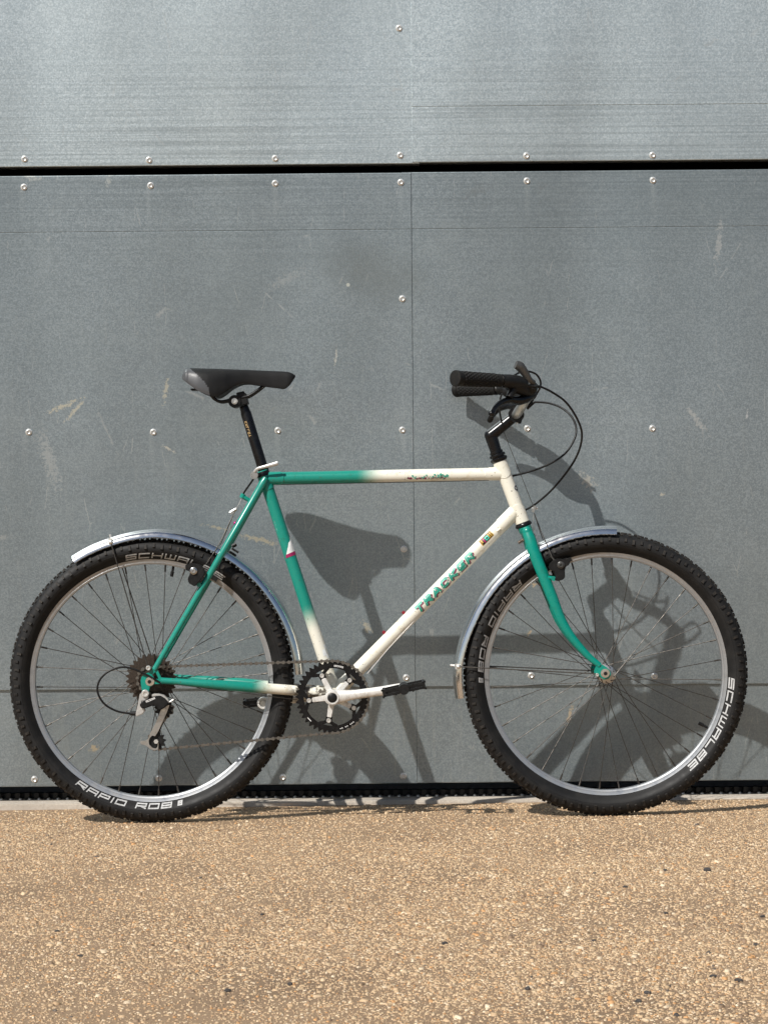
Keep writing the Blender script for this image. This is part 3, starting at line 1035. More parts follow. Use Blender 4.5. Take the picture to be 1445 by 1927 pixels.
# tube lettering: wraps on the tube's near side
def on_tube(p0, axis, r, s0, v0):
    side = Vector((-axis.z, 0, axis.x))
    out = Vector((0, -1, 0))
    def fn(u, v, l, lift=0.0):
        th = (v + v0) / r
        rr = r + 0.00035 + 0.00012 * l + lift
        return p0 + axis * (s0 + u) + side * (rr * math.sin(th)) + out * (rr * math.cos(th))
    return fn
sA = (P(781, 1150) - dt0).dot(axis_d)
sB = (P(891, 1043) - dt0).dot(axis_d)
q, L = strokes('TracKEr', 0.0200, 0.0235, 0.0050, 0.0062, slant=0.25)
k = (sB - sA) / (L + 0.004)
f1 = on_tube(dt0, axis_d, 0.0163, sA + 0.0024, -0.0130)
part('lettering', letter_mesh([[(c[0] * k, c[1], c[2]) for c in qq] for qq in q], lambda u, v, l: f1(u, v, l)), M['letter_magenta'], frame)
f2 = on_tube(dt0, axis_d, 0.0163, sA, -0.0096)
part('lettering', letter_mesh([[(c[0] * k, c[1], c[2]) for c in qq] for qq in q], lambda u, v, l: f2(u, v, l, 0.0005)), M['letter_green'], frame, label='chipped green lettering along the cream down tube')
# worn remains of lettering on the top tube
m1, m2 = MB(), MB()
f3 = on_tube(tt0, axis_t, 0.0147, 0.0, 0.0)
for i in range(90):
    px = 759 + 84 * random.random() ** 0.75
    t = (px - 759) / 84
    py = 899 - 2 * random.random() - (7 * random.random() if random.random() < 0.2 + 0.5 * t else 0)
    u = (P(px, py) - tt0).dot(axis_t)
    v = (897 - py + (px - 660) * -0.0196 + 0) / 795 - 0.002
    s_ = random.uniform(0.0009, 0.0034)
    pts = [(u + s_ * random.uniform(.5, 1.3) * math.cos(an), v + 0.7 * s_ * random.uniform(.5, 1.3) * math.sin(an)) for an in (0, 1.05, 2.1, 3.14, 4.19, 5.24)]
    tgt = m1 if py < 896 or random.random() < .45 else m2
    tgt.add([f3(a_, b_, 0, 0.00005 + 0.00003 * i) for (a_, b_) in pts], [tuple(range(6))])
part('paint_flake', m1, M['letter_green'], frame)
part('paint_flake', m2, M['letter_magenta'], frame)
# down tube sticker
u0, u1 = (P(899, 1018.5) - dt0).dot(axis_d), (P(920.5, 998) - dt0).dot(axis_d)
def patch(fn, u0, u1, v0, v1, lift, n=6):
    m = MB()
    for i in range(n + 1):
        for (uu) in (u0, u1):
            m.v.append(tuple(fn(uu, v0 + (v1 - v0) * i / n, 0, lift)))
    for i in range(n):
        m.f.append((2 * i, 2 * i + 1, 2 * i + 3, 2 * i + 2))
    return m
fd = on_tube(dt0, axis_d, 0.0163, 0.0, 0.0)
st = part('sticker', patch(fd, u0, u1, -0.003, 0.0125, 0.0), M['yellow'], frame)
du = u1 - u0
part('print', patch(fd, u0 + du * .06, u0 + du * .94, -0.0022, 0.0118, 0.0003), M['sticker_black'], st)
part('print', patch(fd, u0 + du * .09, u0 + du * .20, 0.0018, 0.0105, 0.0006), M['yellow'], st)
part('print', patch(fd, u0 + du * .25, u0 + du * .36, -0.001, 0.0105, 0.0006), M['magenta'], st)
for (a_, b_) in ((.70, .77), (.82, .90)):
    part('print', patch(fd, u0 + du * a_, u0 + du * b_, -0.001, 0.0105, 0.0006), M['yellow'], st)
q, L = strokes('O', 0.0090, du * 0.27, 0, 0.0026)
fo_ = on_tube(dt0, axis_d, 0.0163, u0 + du * .40, -0.0002)
part('print', letter_mesh(q, lambda u, v, l: fo_(u, v, l, 0.0006)), M['mint'], st)
# seat tube decals
fs = on_tube(seat_top, ad, 0.0142, 0.0, 0.0)
def tube_poly(fn_px, lift, mat, name='decal'):
    m = MB()
    vs = []
    for (px, py) in fn_px:
        d = P(px, py) - seat_top
        u = d.dot(ad)
        off = d.dot(Vector((-ad.z, 0, ad.x)))
        th = math.asin(max(-0.97, min(0.97, off / 0.0142)))
        vs.append(fs(u, th * 0.0142, 0, lift))
    m.add(vs, [tuple(range(len(vs)))])
    return part(name, m, mat, frame)
def strip(rows, lift, mat):
    """rows: (left px, right px, y) quads subdivided across so that they hug the tube"""
    m = MB()
    n = 5
    for (xl, xr, yl, yr) in rows:
        for i in range(n + 1):
            px, py = xl + (xr - xl) * i / n, yl + (yr - yl) * i / n
            d = P(px, py) - seat_top
            th = math.asin(max(-0.985, min(0.985, d.dot(Vector((-ad.z, 0, ad.x))) / 0.0142)))
            m.v.append(tuple(fs(d.dot(ad), th * 0.0142, 0, lift)))
    for r_ in range(len(rows) - 1):
        for i in range(n):
            a = r_ * (n + 1) + i
            m.f.append((a, a + 1, a + n + 2, a + n + 1))
    return part('decal', m, mat, frame)
strip([(546, 547.2, 1010, 1008), (543.5, 549.5, 1022, 1019), (541, 553, 1036, 1032), (539.5, 555.5, 1044, 1037)], 0.0002, M['decal_white'])
strip([(538.5, 555.5, 1044, 1036.5), (539, 556.5, 1047, 1041), (538.2, 558.2, 1050.5, 1043)], 0.0004, M['magenta'])
strip([(607, 611.5, 1222, 1221), (608, 614.5, 1230, 1229), (609, 616.0, 1234, 1232)], 0.0003, M['decal_white'])
strip([(614, 616.5, 1232, 1231), (616, 619, 1238, 1237)], 0.0003, M['decal_white'])
strip([(608.5, 611.5, 1213, 1212.2), (611, 614.5, 1221, 1220)], 0.0003, M['decal_white'])
# head badge
m = MB()
hs = Vector((-hd.z, 0, hd.x))
bc = (P(970.5, 918.5) - ht0).dot(hd)
vs = []
fh = lambda u, th, lift: ht0 + hd * u + hs * ((0.0160 + lift) * math.sin(th)) + Vector((0, -1, 0)) * ((0.0160 + lift) * math.cos(th))
def oval(rx, ry, lift, mat, th0):
    m = MB()
    rings = 4
    m.v.append(tuple(fh(bc, th0, lift)))
    for r_ in range(1, rings + 1):
        for i in range(24):
            an = 2 * math.pi * i / 24
            m.v.append(tuple(fh(bc + rx * r_ / rings * math.cos(an), th0 + ry * r_ / rings * math.sin(an) / 0.016, lift)))
    for i in range(24):
        j = (i + 1) % 24
        m.f.append((0, 1 + i, 1 + j))
        for r_ in range(rings - 1):
            m.f.append((1 + r_ * 24 + i, 1 + (r_ + 1) * 24 + i, 1 + (r_ + 1) * 24 + j, 1 + r_ * 24 + j))
    return part('head_badge', m, mat, frame)
oval(0.0082, 0.0110, 0.0003, M['decal_white'], R(70))
oval(0.0070, 0.0098, 0.0006, M['sticker_black'], R(70))
q, L = strokes('C', 0.005, 0.005, 0, 0.0014)
part('print', letter_mesh(q, lambda u, v, l: fh(bc - 0.0025 + (0.005 - v), R(45) + u / 0.016, 0.0009)), M['decal_white'], frame)

# ---- headset, stem
ax = lambda px, py: ht0 + hd * ((P(px, py) - ht0).dot(hd))
m = MB()
def stack(c0, prof, n=28):
    # rings along the steering axis: (distance up from c0, radius)
    m.tube([c0 - hd * d for (d, r) in prof], [r for (d, r) in prof], n=n)
stack(ht0, [(-0.001, 0.0165), (0.001, 0.0190), (0.004, 0.0208), (0.0075, 0.0205), (0.0095, 0.0180), (0.0100, 0.0155), (0.0115, 0.0155), (0.0120, 0.0188), (0.0150, 0.0196), (0.0178, 0.0186), (0.0185, 0.0150), (0.0200, 0.0150), (0.0205, 0.0162), (0.0250, 0.0160), (0.0255, 0.0120)])
part('headset', m, M['black'], bike)
m = MB()
stack(ht1, [(0.001, 0.0165), (-0.002, 0.0190), (-0.005, 0.0205), (-0.008, 0.0200), (-0.0095, 0.0180), (-0.0100, 0.0160), (-0.0115, 0.0162), (-0.0140, 0.0165), (-0.0175, 0.0140)])
part('headset', m, M['black'], bike)
m = MB()
q0 = ht0 - hd * 0.022
bend = P(923, 819)
clamp = P(970.5, 780.5)
m.tube([q0, q0.lerp(bend, 0.5), bend + (q0 - bend) * 0.12], [0.0135, 0.0142, 0.0150], n=28)
m.sphere(bend, 0.0152, 24, 16)
m.tube([bend, bend.lerp(clamp, 0.3), bend.lerp(clamp, 0.93)], [0.0150, 0.0142, 0.0132], n=28)
m.ycyl(clamp, -0.021, 0.021, 0.0185, n=32)
st_ = part('stem', m, M['black'], bike)
m = MB()
cb = P(976, 792)
m.box((cb.x, 0, cb.z), (0.012, 0.036, 0.012), Matrix.Rotation(R(20), 3, 'Y'))
part('clamp_lug', m, M['black'], st_, bevel=0.001)
m = MB()
m.cyl(P(973, 788, 0.012), P(973.5, 797, 0.012), 0.0034, n=12)
part('clamp_bolt', m, M['zinc'], st_)

# ---- handlebar, grips, levers (near side defined, far side mirrored)
BARP = [(971, 779.5, 0.0), (972, 779, 0.030), (981, 765, 0.058), (992, 746, 0.090), (998, 732, 0.125), (986, 722, 0.165), (946, 716.5, 0.206), (858, 712, 0.296)]
near_path = curve_pts([P(*b) for b in BARP], 8)
STEER = 0.068   # the bar is turned a little, its far end forward
mir = lambda v: Vector((v.x + STEER * abs(v.y), -v.y, v.z))
full = [mir(v) for v in reversed(near_path[1:])] + near_path
m = MB()
m.tube(full, 0.0112, n=20)
bar = part('handlebar', m, M['alloy'], bike)
def both(name, mk, mat, parent, bevel=0.0, sharp=38, labels=None):
    out = []
    for sgn in (1, -1):
        mb = mk()
        if sgn < 0:
            mb = mb.mirror()
            if parent is bar:
                mb.v = [(x + STEER * abs(y), y, z) for (x, y, z) in mb.v]
        o = part(name, mb, mat, parent, bevel=bevel, sharp=sharp)
        out.append(o)
    return out
g0, g1 = P(940, 716.2, 0.2115), P(855.5, 711.8, 0.2985)
gd = (g1 - g0).normalized()
def grip():
    m = MB()
    L = (g1 - g0).length
    prof = [(0.0, 0.0130), (0.001, 0.0152), (0.010, 0.0152), (0.0115, 0.0146)]
    prof += [(0.012 + (L - 0.026) * i / 10, 0.0146 + 0.0016 * i / 10) for i in range(11)]
    prof += [(L - 0.013, 0.0178), (L - 0.002, 0.0188), (L - 0.0005, 0.0182), (L, 0.0165), (L + 0.0002, 0.0150)]
    m.tube([g0 + gd * a for (a, r) in prof], [r for (a, r) in prof], n=28)
    # raised nubs
    u = Vector((0, 0, 1)) - gd * gd.z
    u.normalize()
    w = gd.cross(u)
    for i in range(15):
        s = 0.018 + (L - 0.040) * i / 14
        for j in range(14):
            an = 2 * math.pi * (j + 0.5 * (i % 2)) / 14
            d = u * math.cos(an) + w * math.sin(an)
            t = -u * math.sin(an) + w * math.cos(an)
            c = g0 + gd * s + d * (0.0149 + 0.0016 * i / 14)
            vs = []
            for (hh, k_) in ((-0.0006, 1.0), (0.0011, 0.6)):
                for (a_, b_) in ((-1, -1), (1, -1), (1, 1), (-1, 1)):
                    vs.append(c + d * hh + gd * (a_ * 0.0026 * k_) + t * (b_ * 0.0022 * k_))
            m.add(vs, [(4, 5, 6, 7), (0, 1, 5, 4), (1, 2, 6, 5), (2, 3, 7, 6), (3, 0, 4, 7)])
    return m
BAR_SIDE = True
both('grip', grip, M['rubber'], bar, sharp=25)

def lever_body():
    m = MB()
    # clamp band round the bar
    m.tube(curve_pts([P(943, 716.5, 0.2085), P(958, 718, 0.196), P(974, 720, 0.178), P(986, 724, 0.164)], 4), lerp_list([0.0150, 0.0168, 0.0165, 0.0135], 4), n=24)
    # bracket running forward and down
    pth = curve_pts([P(958, 722, 0.190), P(975, 727, 0.172), P(990, 736, 0.150), P(1004, 745, 0.128)], 5)
    m.tube(pth, lerp_list([0.0160, 0.0185, 0.0150, 0.0085], 5), n=16, flat=0.8)
    m.tube(curve_pts([P(966, 733, 0.19), P(960, 742, 0.195), P(958, 748, 0.198)], 4), 0.0085, n=12)
    m.cyl(P(1000, 744, 0.13), P(1009, 741, 0.118), 0.0042, 0.0038, n=12)
    return m
both('lever_bracket', lever_body, M['plastic'], bar, bevel=0.0)
def lever_blade():
    m = MB()
    pts = [P(1003, 744, 0.135), P(990, 750, 0.150), P(975, 754, 0.166), P(958, 752.5, 0.190), P(942, 758, 0.210), P(930, 768, 0.228), P(924.5, 778, 0.238)]
    m.tube(curve_pts(pts, 6), lerp_list([0.0066, 0.0105, 0.0108, 0.0080, 0.0068, 0.0066, 0.0076], 6), n=14, flat=1.1)
    m.sphere(pts[-1], 0.0074, 12, 8)
    return m
both('brake_lever', lever_blade, M['black'], bar)
def shift_body():
    m = MB()
    c = P(999, 727, 0.150)
    nrm = Vector((0.25, -0.45, 0.86)).normalized()
    m.tube([c - nrm * 0.012, c - nrm * 0.010, c + nrm * 0.002, c + nrm * 0.003, c + nrm * 0.007, c + nrm * 0.008], [0.0135, 0.0160, 0.0160, 0.0140, 0.0140, 0.0105], n=26)
    m.cyl(P(978, 722, 0.176), P(996, 727, 0.158), 0.0085, 0.0080, n=14)
    m.cyl(P(1004, 727, 0.148), P(1017, 728, 0.140), 0.0042, 0.0034, n=12)
    return m
both('shifter', shift_body, M['plastic'], bar)
def shift_paddle():
    m = MB()
    pts = [P(1002, 721, 0.152), P(995, 715, 0.163), P(988, 703, 0.170), P(978, 690, 0.176), P(970, 686, 0.179)]
    m.tube(curve_pts(pts, 6), lerp_list([0.0085, 0.0082, 0.0092, 0.0116, 0.0098], 6), n=14, flat=0.75)
    return m
pd = shift_paddle()
part('shift_paddle', pd, M['grey_metal'], bar)
m = MB()
pts = [P(1000, 735, 0.14), P(1006, 739, 0.13), P(998, 741, 0.135)]
m.cyl(P(991, 739.5, 0.150), P(999, 740.5, 0.142), 0.0034, n=12)
part('adjuster', m, M['silver'], bar)
m = MB()
m.cyl(P(990, 768, -0.10), P(1004.5, 756.5, -0.10), 0.0055, 0.0040, n=12)
part('adjuster', m, M['plastic'], bar)

# ---- cables
def cable(pts, r=0.0024, mat='plastic', name='cable', mm=8):
    m = MB()
    m.tube(curve_pts([P(*p) for p in pts], mm), r, n=10)
    return part(name, m, M[mat], bike)
cable([(1016, 727, .140), (1040, 739, .12), (1065, 757.6, .10), (1085.7, 788.7, .08), (1094.4, 817.8, .06), (1087.8, 851, .04), (1069, 884, .02), (1038, 921.6, 0.0), (1006.8, 948.6, -.015), (984, 963, -.024), (960, 985, -.024), (936, 1004, -.020)], 0.0026)
cable([(1004.8, 756.5, -.10), (1031.7, 758.6, -.095), (1056.7, 768, -.085), (1075.3, 784.6, -.07), (1083.6, 805.3, -.06), (1080.5, 826, -.05), (1065, 851, -.04), (1040, 869.7, -.03), (1006.8, 884, -.024), (963, 895.6, -.022), (930, 897, -.020)], 0.0026)
cable([(966, 707, .150), (980, 700, .135), (996.5, 699.4, .12), (1010, 706, .10), (1017, 720, .09), (1013, 735, .08), (1000, 752, .06), (984, 768, .03)], 0.0024)
cable([(944, 741, .17), (941, 752, .14), (940, 775, .08), (944, 795, .02)], 0.0022)
cable([(945, 805, 0), (948.7, 815.7, 0), (975, 882, 0), (1002.7, 952, 0)], 0.0007, 'steel', 'brake_wire', 3)
cable([(691, 1268, .012), (735, 1216, .012), (800, 1147, .010), (900, 1044, .008), (940, 1003, .006)], 0.0008, 'zinc', 'shift_wire', 3)
cable([(330, 1288, .070), (420, 1299, .060), (520, 1312, .045), (600, 1322, .02)], 0.0008, 'steel', 'shift_wire', 3)
cable([(478, 900, .016), (470, 912, .008), (462, 923, .003), (457.5, 931, 0.0)], 0.0024)
cable([(520, 911.5, -.006), (700, 908, -.006), (800, 906, -.008), (930, 903, -.012)], 0.0016, 'black')
cable([(304, 1286, .068), (290, 1277.5, .072), (273.5, 1268.6, .074), (248.6, 1258, .076), (226.4, 1255.8, .078), (201.5, 1265.8, .080), (186.3, 1283.8, .080), (185, 1304.6, .080), (197.4, 1325, .079), (219.5, 1337.8, .077), (240, 1342, .075), (250, 1342.8, .074)], 0.0025)

# ---- fork
fork_pts = [(991.5, 1000), (998, 1018), (1006, 1043), (1022.7, 1084.6), (1039.3, 1126), (1056, 1167.6), (1076.7, 1200.8), (1105.8, 1234), (1128, 1252.5)]
m = MB()
c0 = P(989, 994)
m.tube([ht1 + hd * 0.010, ht1 + hd * 0.016, P(992.5, 1003)], [0.0155, 0.0165, 0.0150], n=22, flat=1.9)
fork = part('fork', m, M['green'], bike)
def blade():
    m = MB()
    ws = [0.030, 0.036, 0.041, 0.045, 0.047, 0.048, 0.049, 0.050, 0.051]
    pth = curve_pts([P(a, b, w) for (a, b), w in zip(fork_pts, ws)], 6)
    m.tube(pth, lerp_list([0.0125, 0.0140, 0.0142, 0.0138, 0.0128, 0.0114, 0.0098, 0.0082, 0.0068], 6), n=22, flat=0.82)
    m.sphere(pth[0], 0.0118, 16, 10)
    return m
both('fork_blade', blade, M['green'], fork)
def fdrop():
    m = MB()
    poly = [(1122, 1250), (1130, 1249), (1140, 1255), (1147, 1262), (1149, 1270), (1145, 1277), (1136, 1279), (1129, 1275), (1124, 1272), (1118, 1272), (1117, 1262)]
    m.prism([(P(a, b, .051).x, P(a, b, .051).z) for (a, b) in poly], 0.049, 0.054)
    return m
both('dropout', fdrop, M['green'], fork, bevel=0.0008)
# axle nuts
def nut(c, w0, parent):
    def mk():
        m = MB()
        m.ycyl(c, w0, w0 + 0.0015, 0.0105, 24)
        m.ycyl(c, w0 + 0.0015, w0 + 0.0085, 0.0084, 6)
        m.ycyl(c, w0 + 0.0085, w0 + 0.0105, 0.0064, 20)
        return m
    both('axle_nut', mk, M['chrome'], parent, bevel=0.0007)
    def mk2():
        m = MB()
        m.ycyl(c, w0 + 0.0104, w0 + 0.0125, 0.0044, 16)
        return m
    both('axle_end', mk2, M['plastic'], parent)
nut(P(1138.2, 1267, .055), 0.054, FW)
nut(P(282.5, 1282.5, .07), 0.069, RW)

# ---- chrome mudguards
def guard(C, a0, a1, rpts, label):
    """rpts: (angle, crown radius)"""
    def rf(a):
        for (x0, r0), (x1, r1) in zip(rpts, rpts[1:]):
            if min(x0, x1) - 1e-6 <= a <= max(x0, x1) + 1e-6:
                return r0 + (r1 - r0) * (a - x0) / (x1 - x0)
        return rpts[-1][1]
    sec = [(-0.0185, -0.0312), (-0.0172, -0.0326), (-0.0115, -0.0318), (-0.0058, -0.0275), (-0.0022, -0.0215), (-0.0024, -0.0185), (-0.0008, -0.0165), (0.0010, -0.0105), (0.0016, 0.0),
           (0.0010, 0.0105), (-0.0008, 0.0165), (-0.0024, 0.0185), (-0.0022, 0.0215), (-0.0058, 0.0275), (-0.0115, 0.0318), (-0.0172, 0.0326), (-0.0185, 0.0312)]
    inner = [(r - 0.0011, y * 0.975) for (r, y) in reversed(sec)]
    m = MB()
    n = 90
    m.lathe(C, sec + inner, n=n, closed_prof=True, a0=a0, a1=a1, rf=rf)
    k = len(sec) * 2
    for base in (len(m.v) - k * (n + 1), len(m.v) - k):
        for i in range(len(sec) - 1):
            m.f.append((base + i, base + i + 1, base + k - 2 - i, base + k - 1 - i))
    o = part('mudguard', m, M['chrome'], bike, sharp=50, label=label)
    return o, rf
px = 1 / 795.4
FG, frf = guard(CF, R(-99), R(4.6), [(R(-99), 285 * px), (R(-88), 286 * px), (R(-79), 282 * px), (R(-68), 277.5 * px), (R(-45), 275 * px), (R(-20), 276 * px), (R(4.6), 277 * px)], 'chrome front mudguard over the back half of the front wheel')
RG, rrf = guard(CRr, R(-32.3), R(88), [(R(-32.3), 277.5 * px), (R(-16), 278.5 * px), (R(2), 284 * px), (R(30), 284 * px), (R(60), 284 * px), (R(88), 286 * px)], 'chrome rear mudguard over the top of the rear wheel')
def stay(G, C, a, rr, end, label=None):
    ed = Vector((math.sin(a), 0, math.cos(a)))
    for sgn in (1, -1):
        m = MB()
        p0 = C + ed * (rr - 0.010)
        p0 = Vector((p0.x, -0.034 * sgn, p0.z))
        p1 = Vector((end.x, end.y * sgn, end.z))
        m.cyl(p0, p1, 0.00135, n=8)
        part('guard_stay', m, M['steel'], G)
        m = MB()
        m.sphere(p0, 0.0052, 12, 8, (1, 0.8, 1))
        m.box(p0 + Vector((0, 0.0035 * sgn, 0)) + ed * 0.003, (0.010, 0.004, 0.013))
        part('stay_bolt', m, M['zinc'], G)
    m = MB()
    c = C + ed * (rr + 0.002)
    m.cyl(c, c + ed * 0.007, 0.003, 0.0026, n=8)
    part('wing_nut', m, M['zinc'], G)
stay(FG, CF, R(-86.5), frf(R(-86.5)), P(1122, 1268, .056))
stay(RG, CRr, R(-15.5), rrf(R(-15.5)), P(279.5, 1257, .072))
def eyebolt(px_, py_, w, mat='zinc', r=0.0058, parent=None):
    m = MB()
    c = P(px_, py_, w)
    m.lathe((c.x, c.y, c.z), [(0.0, -0.002), (r * 0.45, -0.002), (r * 0.5, -0.0042), (r * 0.85, -0.0042), (r, -0.003), (r, 0.003)], n=20)
    return part('bolt', m, M[mat], parent or bike)
eyebolt(279.8, 1257, .073, parent=frame)
eyebolt(1123, 1270, .057, r=0.0042, parent=fork)
m = MB()
m.cyl(P(997, 1010, 0), P(1006, 1007, 0), 0.0042, n=10)
m.cyl(P(975, 1022, 0), P(985, 1015, 0), 0.0042, n=10)
part('bolt', m, M['cog'], fork)

# ---- saddle
ST = [(344.5, 708, 713, .030), (348, 700.5, 717, .050), (353, 695.5, 720.5, .062), (360, 693.6, 726, .064), (375, 693.6, 736.5, .070), (390, 694, 743.5, .071), (400, 694.2, 747, .0695), (410, 694.4, 748.5, .066),
      (418, 694.6, 745.5, .0615), (427, 694.9, 739.5, .0560), (438, 695.3, 731.5, .0485), (453, 695.8, 724.6, .041), (468, 696.3, 723.0, .034), (485, 697.0, 725.4, .029), (505, 697.8, 728.2, .0245), (522, 698.4, 730.2, .0222),
      (534, 698.9, 731.6, .0205), (543, 700.0, 726, .0190), (550, 702.5, 717.5, .0160), (554, 705.5, 711.5, .0115), (556, 707.8, 708.8, .0060)]
m = MB()
rows = []
for i, (x, zt_, zb_, hw) in enumerate(ST):
    T, Bt = P(x, zt_), P(x, zb_)
    H = T.z - Bt.z
    sec = [(-1.0, 0.0), (-1.02, .16), (-1.0, .42), (-.95, .66), (-.84, .84), (-.66, .945), (-.42, .985), (-.2, .992), (0, .985)]
    sec = sec + [(-a, b) for (a, b) in reversed(sec[:-1])]
    sec = [(q_.x, q_.y) for q_ in curve_pts([Vector((a, b)) for (a, b) in sec], 4)]
    row = [(T.x, a * hw, Bt.z + H * b) for (a, b) in sec]
    row += [(T.x, hw * 0.9, Bt.z + 0.0015), (T.x, -hw * 0.9, Bt.z + 0.0015)] if False else []
    rows.append(row)
ns = len(rows[0])
def sub(rows, k=3):
    out = []
    for j in range(ns):
        line = curve_pts([Vector(r[j]) for r in rows], k)
        for i, p in enumerate(line):
            if len(out) <= i:
                out.append([])
            out[i].append(p)
    return out
rows = sub(rows, 12)
def grey_test(p):
    # boundary of the grey tail panel, in the side view
    B0 = [(356, 692), (375, 707), (390, 722), (397, 733), (399.5, 750)]
    pts = [P(*b) for b in B0]
    for (a, b) in zip(pts, pts[1:]):
        if a.z >= p[2] >= b.z:
            t = (a.z - p[2]) / (a.z - b.z)
            return p[0] < a.x + (b.x - a.x) * t
    return p[0] < pts[0].x if p[2] > pts[0].z else p[0] < pts[-1].x
black_m, grey_m = MB(), MB()
for i in range(len(rows) - 1):
    for j in range(ns - 1):
        quad = [rows[i][j], rows[i][j + 1], rows[i + 1][j + 1], rows[i + 1][j]]
        c = sum(quad, Vector()) / 4
        (grey_m if grey_test(c) else black_m).add(quad, [(0, 1, 2, 3)])
    quad = [rows[i][0], rows[i + 1][0], rows[i + 1][-1], rows[i][-1]]
    up_ = Vector((0, 0, 0.006))
    black_m.add([quad[0], quad[1], quad[1] * 0.5 + quad[2] * 0.5 + up_, quad[0] * 0.5 + quad[3] * 0.5 + up_], [(0, 1, 2, 3)])
    black_m.add([quad[0] * 0.5 + quad[3] * 0.5 + up_, quad[1] * 0.5 + quad[2] * 0.5 + up_, quad[2], quad[3]], [(0, 1, 2, 3)])
for mb, r_ in ((grey_m, rows[0]), (black_m, rows[-1])):
    mb.add(r_, [tuple(range(ns))])
def weld(mb):
    bm = bmesh.new()
    me = bpy.data.meshes.new('tmp')
    me.from_pydata(mb.v, [], mb.f)
    bm.from_mesh(me)
    bmesh.ops.remove_doubles(bm, verts=bm.verts, dist=0.00005)
    out = MB()
    out.v = [tuple(v.co) for v in bm.verts]
    bm.verts.index_update()
    out.f = [tuple(v.index for v in f.verts) for f in bm.faces]
    bm.free()
    bpy.data.meshes.remove(me)
    return out
saddle = part('saddle', weld(black_m), M['vinyl'], bike, sharp=70)
part('tail_panel', weld(grey_m), M['saddle_grey'], saddle, sharp=70)
for sgn in (1, -1):
    m = MB()
    pts = [(398, 744, .036), (404, 751, .030), (416, 755.6, .023), (432, 753, .022), (452, 749, .022), (464, 746.3, .022), (472, 743, .022), (484, 735, .020), (497, 725, .016)]
    m.tube(curve_pts([P(*p) for p in pts], 5), 0.0036, n=12)
    part('saddle_rail', m if sgn > 0 else m.mirror(), M['black'], saddle)
m = MB()
m.box(P(366, 733.5, 0), (0.014, 0.05, 0.004))
m.box(P(372, 730.5, 0), (0.012, 0.05, 0.012))
part('bag_tab', m, M['plastic'], saddle, bevel=0.0008)
# seat post with clamp
sp0, sp1 = P(459.5, 766), P(497, 888)
m = MB()
m.tube([sp0 + (sp0 - sp1) * 0.02, sp0, sp0.lerp(sp1, 0.06), sp0.lerp(sp1, 0.10), sp1], [0.0098, 0.0108, 0.0112, 0.0127, 0.0127], n=28)
post = part('seat_post', m, M['black'], bike)
m = MB()
cc = P(443, 756)
m.ycyl(cc, -0.028, 0.028, 0.0150, 30)
c2 = P(457, 752.5)
m.box((c2.x, 0, c2.z), (0.024, 0.048, 0.026), Matrix.Rotation(R(-14), 3, 'Y'))
c3 = P(453.5, 741.5)
m.box((c3.x, 0, c3.z), (0.019, 0.036, 0.009), Matrix.Rotation(R(-12), 3, 'Y'))
part('saddle_clamp', m, M['plastic'], post, bevel=0.0012)
m = MB()
for (r_, a, b) in ((0.0074, .0285, .0305), (0.0050, .0305, .0345)):
    m.ycyl(cc, a, b, r_, 6 if r_ < .006 else 24)
part('clamp_bolt', m, M['zinc'], post)
pd_ = (sp1 - sp0).normalized()
q, L = strokes('KALLOY', 0.0070, 0.0052, 0.0014, 0.0018)
fp = on_tube(sp0, pd_, 0.0127, (P(466, 792) - sp0).dot(pd_), -0.0075)
part('lettering', letter_mesh(q, lambda u, v, l: fp(u * 1.0, -v + 0.0045, l)), M['gold_print'], post)
# quick release at the seat clamp
m = MB()
c = P(479.5, 894.5, 0)
m.ycyl(c, 0.020, 0.026, 0.0092, 24)
m.ycyl(c, 0.004, 0.020, 0.0070, 18)
m.ycyl(c, -0.024, -0.002, 0.0070, 18)
qr = part('seat_clamp', m, M['alloy'], bike, bevel=0.0012)
m = MB()
pts = [P(479, 888, .026), P(485, 882, .029), P(497, 878.5, .032), P(511, 875, .034), P(523, 871.5, .035)]
m.tube(curve_pts(pts, 5), lerp_list([0.0034, 0.0034, 0.0038, 0.0050, 0.0050], 5), n=14, flat=0.6)
part('clamp_lever', m, M['silver'], qr)
m = MB()
m.tube([seat_top - ad * 0.003, seat_top - ad * 0.001, seat_top + ad * 0.009, seat_top + ad * 0.010], [0.0150, 0.0160, 0.0160, 0.0150], n=26)
m.cyl(P(487, 893, 0.008), P(479, 895, .010), 0.006, n=12)
m.cyl(P(487, 893, -0.008), P(479, 895, -.010), 0.006, n=12)
part('clamp_band', m, M['black'], qr)

# ---- crankset
def gear(c, n_teeth, r_out, r_root, r_in, w0, w1, pointed=True):
    """ring with teeth, hole of r_in"""
    m = MB()
    prof, N = [], n_teeth * 6
    for i in range(N):
        ph = (i % 6) / 6.0
        r = r_root if ph < 0.34 else (r_root + (r_out - r_root) * 0.55 if ph < 0.4 else r_out if ph < 0.84 else r_root + (r_out - r_root) * 0.5)
        if pointed:
            r = [r_root, r_root, r_root * .5 + r_out * .5, r_out, r_out, r_root * .5 + r_out * .5][i % 6]
        a = 2 * math.pi * i / N
        prof.append((a, r))
    for w in (w0, w1):
        for (a, r) in prof:
            m.v.append((c.x + r * math.sin(a), -w, c.z + r * math.cos(a)))
        for (a, r) in prof:
            m.v.append((c.x + r_in * math.sin(a), -w, c.z + r_in * math.cos(a)))
    for i in range(N):
        j = (i + 1) % N
        o, ii, o2, i2 = 0, N, 2 * N, 3 * N
        m.f += [(o + i, ii + i, ii + j, o + j), (o2 + i, o2 + j, i2 + j, i2 + i), (o + i, o + j, o2 + j, o2 + i), (ii + i, i2 + i, i2 + j, ii + j)]
    return m
WC = 0.045
ring = gear(BB_, 42, 0.0872, 0.0800, 0.0675, WC - 0.0018, WC + 0.0018)
